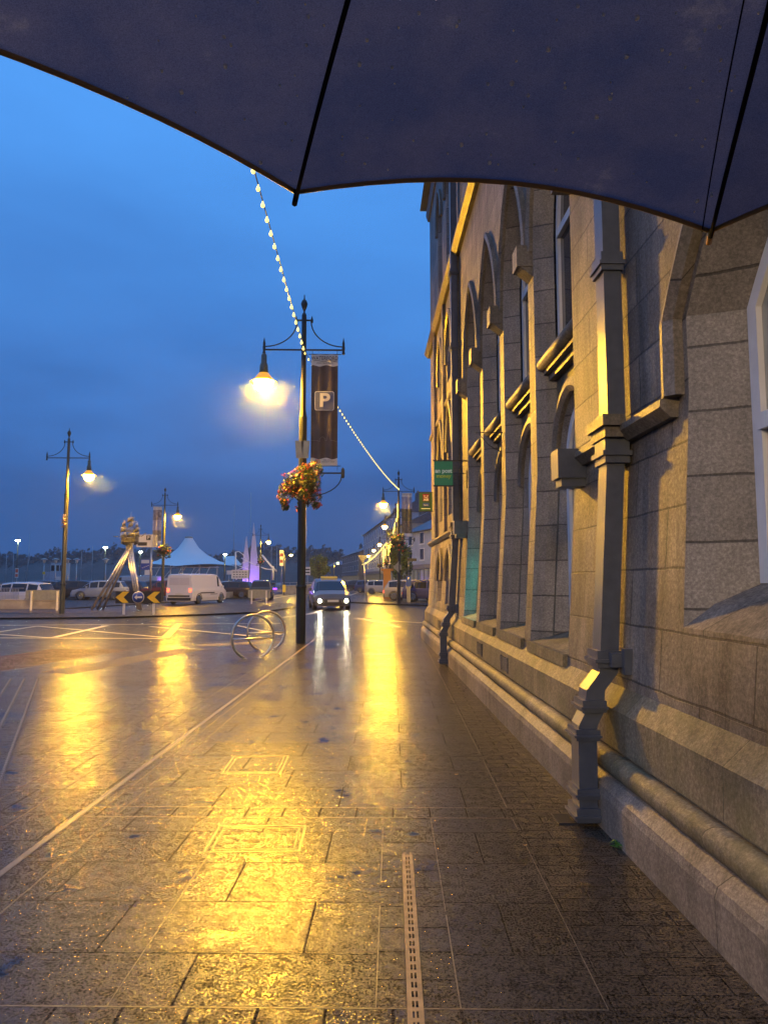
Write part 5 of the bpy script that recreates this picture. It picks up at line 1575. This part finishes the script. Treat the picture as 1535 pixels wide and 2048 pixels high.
t = thing('low_building', 'long low white building under the tent', 'building', (p.x, 105, 0))
MB().box(-3.5, 3.8, 0, 4, 0, 1.9).build('wall', mat('pale_wall', (.5, .52, .5), .5), t)
MB().box(.2, 1.6, -.02, -.001, .5, 1.6).build('window', M['carglass'], t)
# tent
p = at(377, 1110, 112)
t = thing('tent_canopy', 'large pale blue peaked tent roof on white struts', 'tent', (p.x, 112, 0))
b = MB(); ns_ = 24; rings = [(0.55, 8.05), (.8, 7.6), (1.5, 6.5), (2.6, 5.5), (4.2, 4.6), (6.3, 4.0)]
vs = []
for r_, z in rings:
    for k in range(ns_):
        a = 2 * PI * k / ns_; sq = 1 + .16 * (abs(math.cos(2 * a)) ** 2) * (r_ / 6.3)
        vs.append((r_ * sq * math.cos(a) * 1.02, r_ * sq * math.sin(a), z - .35 * (r_ / 6.3) ** 3 * abs(math.sin(2 * a)) * -1 - .4 * (r_ / 6.3) ** 3))
fs = [(i * ns_ + k, i * ns_ + (k + 1) % ns_, (i + 1) * ns_ + (k + 1) % ns_, (i + 1) * ns_ + k) for i in range(5) for k in range(ns_)]
tm = mat('tent_fabric', (.78, .78, .74), .6)
b.add(vs, fs, True); b.build('roof', tm, t, recalc=False)
MB().lathe([(.62, 8.02), (.62, 8.2), (.4, 8.3)], n=16).build('cap', M['sign_grey'], t)
b = MB(); b.add([(4.6, 3, 5.3), (6.4, 3, 5.4), (8.2, 0, 3.9), (5.6, 0, 4.0)], [(0, 1, 2, 3)]); b.build('side_roof', tm, t)
for x in (-4.9, -1.7, .2, 2.4, 4.8):
    b = MB(); b.tube([(x, -4 + abs(x) * .4, 0), (x * 1.02, -4.2 + abs(x) * .4, 3.9)], .09, 6); b.build('strut', M['white'], t)
b = MB()
for x in (-4.9, -1.7, .2, 2.4): b.tube([(x, -3.5, .2), (x + 1.8, -4, 3.6)], .05, 5); b.tube([(x + .4, -3.5, 3.6), (x - 1.0, -3.8, 1.8)], .05, 5)
b.tube([(-5.5, -4, 3.4), (5.5, -4, 3.5)], .05, 5); b.build('bracing', M['white'], t)
p = at(800, 1, 1)
# purple lit sail sculpture
p = at(500, 1110, 100)
t = thing('sail_sculpture', 'tall pale sail sculpture washed in purple light', 'sculpture', (p.x, 100, 0))
b = MB()
for (pts_, y) in (([(-1.0, 0), (-.2, 0), (-.15, 4.6), (-.55, 7.6), (-.95, 4.6)], 0), ([(-.1, 0), (1.25, 0), (1.35, 3.3), (.9, 5.0), (.35, 9.5), (.0, 5.2)], .4)):
    b.prism(pts_, y, y + .25)
b.build('sail', mat('sail_white', (.55, .55, .62), .45), t)
b = MB(); b.box(-2.2, 4.5, -.5, .5, 0, .35); b.build('base', M['concrete'], t)
b = MB(); b.box(-.3, 3.8, -.56, -.51, .3, .5); b.box(-1.0, -.8, -.9, -.7, 0, .15); b.build('light_strip', mat('violet_light', (.4, .1, .9), .4, emit=(.22, .04, 1.0), es=5), t)
ld = bpy.data.lights.new('violet_light', 'POINT'); ld.energy = 450; ld.color = (.28, .10, 1); ld.shadow_soft_size = .2
lo_ = bpy.data.objects.new('violet_light', ld); COL.objects.link(lo_); lo_.parent = t; lo_.location = (-.2, -1.6, 1.2)
# white tubular arches beside it
t = thing('tubular_frame', 'white curved tubular frames between tent and purple sculpture', 'structure', (at(470, 1120, 96).x, 96, 0))
def pp(px, py): q = at(px, py, 96); return (q.x - t.location.x, 0, q.z)
b = MB()
b.tube([pp(470, 1104), pp(478, 1103), pp(487, 1110), pp(494, 1122), pp(480, 1128)], .06, 6)
b.tube([pp(482, 1116), pp(510, 1130), pp(532, 1138), pp(550, 1140)], .07, 6); b.tube([pp(524, 1110), pp(543, 1133), pp(553, 1143)], .12, 6)
b.tube([pp(527, 1115), pp(545, 1137)], .06, 6); b.tube([pp(546, 1132), pp(546, 1160)], .14, 6); b.tube([pp(471, 1104), pp(472, 1160)], .1, 6)
b.tube([pp(474, 1130), pp(500, 1140)], .05, 5); b.tube([pp(474, 1140), pp(498, 1131)], .05, 5)
b.build('tubes', M['white'], t)

# ------------------------------------------------------------------ right hand terraces
def terrace(A, Bp, h, label, wall_m, floors, nwin, roof_h=1.6, shop=True, chim=2, win_h=1.0, win_w=.5, dep=8):
    """A -> Bp: near and far foot of the facade (x, y)"""
    A = Vector((A[0], A[1], 0)); Bv = Vector((Bp[0], Bp[1], 0)); d = (Bv - A); Ln = d.length; d.normalize()
    ang = math.atan2(d.y, d.x)
    t = thing('terrace_building', label, 'building', A, ang, 'terraced buildings along the right of the street')
    # local x runs along the facade, -y is inside (to the right of the street)
    MB().box(0, Ln, -dep, 0, 0, h).build('wall', wall_m, t)
    b = MB()
    b.add([(-.1, .2, h), (Ln + .1, .2, h), (Ln + .1, -dep - .2, h), (-.1, -dep - .2, h), (-.1, -dep / 2, h + roof_h), (Ln + .1, -dep / 2, h + roof_h)], [(0, 1, 5, 4), (3, 4, 5, 2), (0, 4, 3), (1, 2, 5), (0, 3, 2, 1)])
    rf_ = b.build('roof', mat('slates', (.10, .10, .12), .35, var=.3), t)
    for k in range(chim):
        x = Ln * (k + .5) / chim
        b = MB(); b.box(x - .6, x + .6, -dep / 2 - .35, -dep / 2 + .35, h + roof_h - .5, h + roof_h + 1.0)
        for j in range(3): b.lathe([(.12, 0), (.1, .35)], (x - .35 + j * .35, -dep / 2, h + roof_h + 1.0), 8)
        b.build('chimney', mat('chimney_render', (.14, .12, .11), .7), rf_)
    z0 = 3.3 if shop else 1.0
    fh = (h - z0) / floors
    for f_ in range(floors):
        for k in range(nwin):
            x = Ln * (k + .5) / nwin
            zb = z0 + f_ * fh + fh * .2
            b = MB(); b.box(x - win_w - .07, x + win_w + .07, 0, .05, zb - .06, zb + win_h + .08); wn = b.build('window', M['white'], t)
            b = MB(); b.box(x - win_w, x + win_w, .045, .056, zb, zb + win_h); b.build('pane', M['carglass'], wn)
            b = MB(); b.box(x - win_w - .12, x + win_w + .12, 0, .14, zb - .14, zb - .062); b.build('sill', M['white'], wn)
    if shop:
        b = MB(); b.box(.2, Ln - .2, 0, .25, 2.7, 3.15); b.build('fascia', mat('fascia', (.10, .10, .12), .4), t)
        n_ = max(2, int(Ln / 4))
        for k in range(n_):
            x0, x1 = Ln * k / n_ + .3, Ln * (k + 1) / n_ - .3
            b = MB(); b.box(x0, x1, .0, .06, .4, 2.6); sf = b.build('shop_window', mat('shop_glass', (.05, .05, .05), .08, emit=(.9, .75, .5), es=.12), t)
            b = MB()
            for q in range(4): b.box(x0 + (x1 - x0) * q / 3 - .04, x0 + (x1 - x0) * q / 3 + .04, .06, .1, .3, 2.65)
            b.build('frame', M['plastic'], sf)
    b = MB()
    b.tube([(-.02, .26, h - .05), (Ln + .02, .26, h - .05)], .07, 6); b.build('gutter', M['plastic'], t)
    return t
t = terrace((9.0, 63), (4.1, 79), 6.6, 'two storey pale blue terrace with a lit shop front behind the blue car', mat('blue_render', (.38, .42, .50), .6, var=.15, vs=1), 2, 5, 2.1, win_h=1.1)
MB().box(2.2, 4.2, .26, .32, 2.6, 3.2).build('shop_sign', mat('shop_sign', (.6, .6, .6), .4, emit=(1, .95, .85), es=.5), t)
b = MB()
for k in range(5): b.box(2.5 + k * .3, 2.7 + k * .3, .322, .33, 2.8, 3.0)
b.build('shop_lettering', M['sign_black'], t)
MB().box(.4, 1.2, .27, .4, 2.7, 3.3).build('shop_light', mat('shop_light', (.6, .8, 1), .4, emit=(.55, .85, 1), es=5), t)
terrace((4.4, 82), (2.6, 96), 8.0, 'taller cream terrace halfway down the right side', mat('cream_render', (.36, .33, .28), .6, var=.15, vs=1), 2, 6, 2.0)
terrace((3.9, 98), (-.9, 150), 10.8, 'tallest pale terrace with three rows of windows down the street', mat('pale_render', (.42, .44, .48), .6, var=.15, vs=.5), 3, 14, 2.4, chim=4, win_h=1.4)
terrace((-1.8, 152), (-6.5, 186), 7.5, 'farthest low dark terrace at the bend of the street', mat('dark_render', (.16, .15, .15), .6, var=.2, vs=.5), 2, 8, 2.0, chim=3)
# small gabled shed before the bend
terrace((-6.0, 200), (-14, 240), 6.0, 'distant low block beyond the bend', mat('far_render', (.12, .11, .11), .6), 1, 5, 2.0, shop=False, chim=2)

# ------------------------------------------------------------------ wet air
HAZE = True
if HAZE:
    hz = MB().box(-420, 420, -40, 500, -3, 60).build('haze', None)
    mh = bpy.data.materials.new('drizzle'); mh.use_nodes = True
    mn = mh.node_tree; mn.nodes.clear()
    oo = mn.nodes.new('ShaderNodeOutputMaterial'); pvv = mn.nodes.new('ShaderNodeVolumePrincipled')
    pvv.inputs['Density'].default_value = .0006
    pvv.inputs['Color'].default_value = (.85, .88, .95, 1)
    pvv.inputs['Anisotropy'].default_value = .0
    mn.links.new(pvv.outputs[0], oo.inputs['Volume'])
    hz.data.materials.append(mh)
    tag(hz, kind='stuff')

# rain drops packed round the lamps, densest at the centre, to make their halos
b = MB()
def rain(c, n, Rd, q=1.0):
    for _ in range(n):
        d = Vector((random.gauss(0, 1), random.gauss(0, 1), random.gauss(0, 1))).normalized() * Rd * random.random() ** 1.05
        x, y, z = c[0] + d.x, c[1] + d.y, c[2] + d.z
        r_ = random.uniform(.0005, .0009) * q; l_ = random.uniform(.008, .018) * q
        b.add([(x, y, z + l_), (x - r_, y - r_, z), (x + r_, y - r_, z), (x, y + r_, z), (x, y, z - l_ * .6)], [(0, 1, 2), (0, 2, 3), (0, 3, 1), (4, 2, 1), (4, 3, 2), (4, 1, 3)])
rain((LX - .96, LY, 6.12), 30000, 1.7, .55)
rain((-12.7, 33, 6.12), 7000, 1.2, .8)
rain((-14.0, 53.7, 6.12), 6000, 1.2, 1.1)
rain((.96, 45, 6.12), 7000, 1.2, 1.0)
mr, Nr, Lr, Pr = new_mat('rain_water')
tr = Nr.new('ShaderNodeBsdfTranslucent'); tr.inputs[0].default_value = (.8, .8, .8, 1)
Pr.inputs['Base Color'].default_value = (.8, .8, .8, 1)
ms = Nr.new('ShaderNodeMixShader'); ms.inputs[0].default_value = .5
Pr.inputs['Specular IOR Level'].default_value = 0; Pr.inputs['Roughness'].default_value = 1
Lr.new(Pr.outputs[0], ms.inputs[1]); Lr.new(tr.outputs[0], ms.inputs[2]); Lr.new(ms.outputs[0], Nr['Material Output'].inputs[0])
tag(b.build('rain', mr, recalc=False), 'fine rain packed round the street lamps to form their halos', 'rain', kind='stuff')
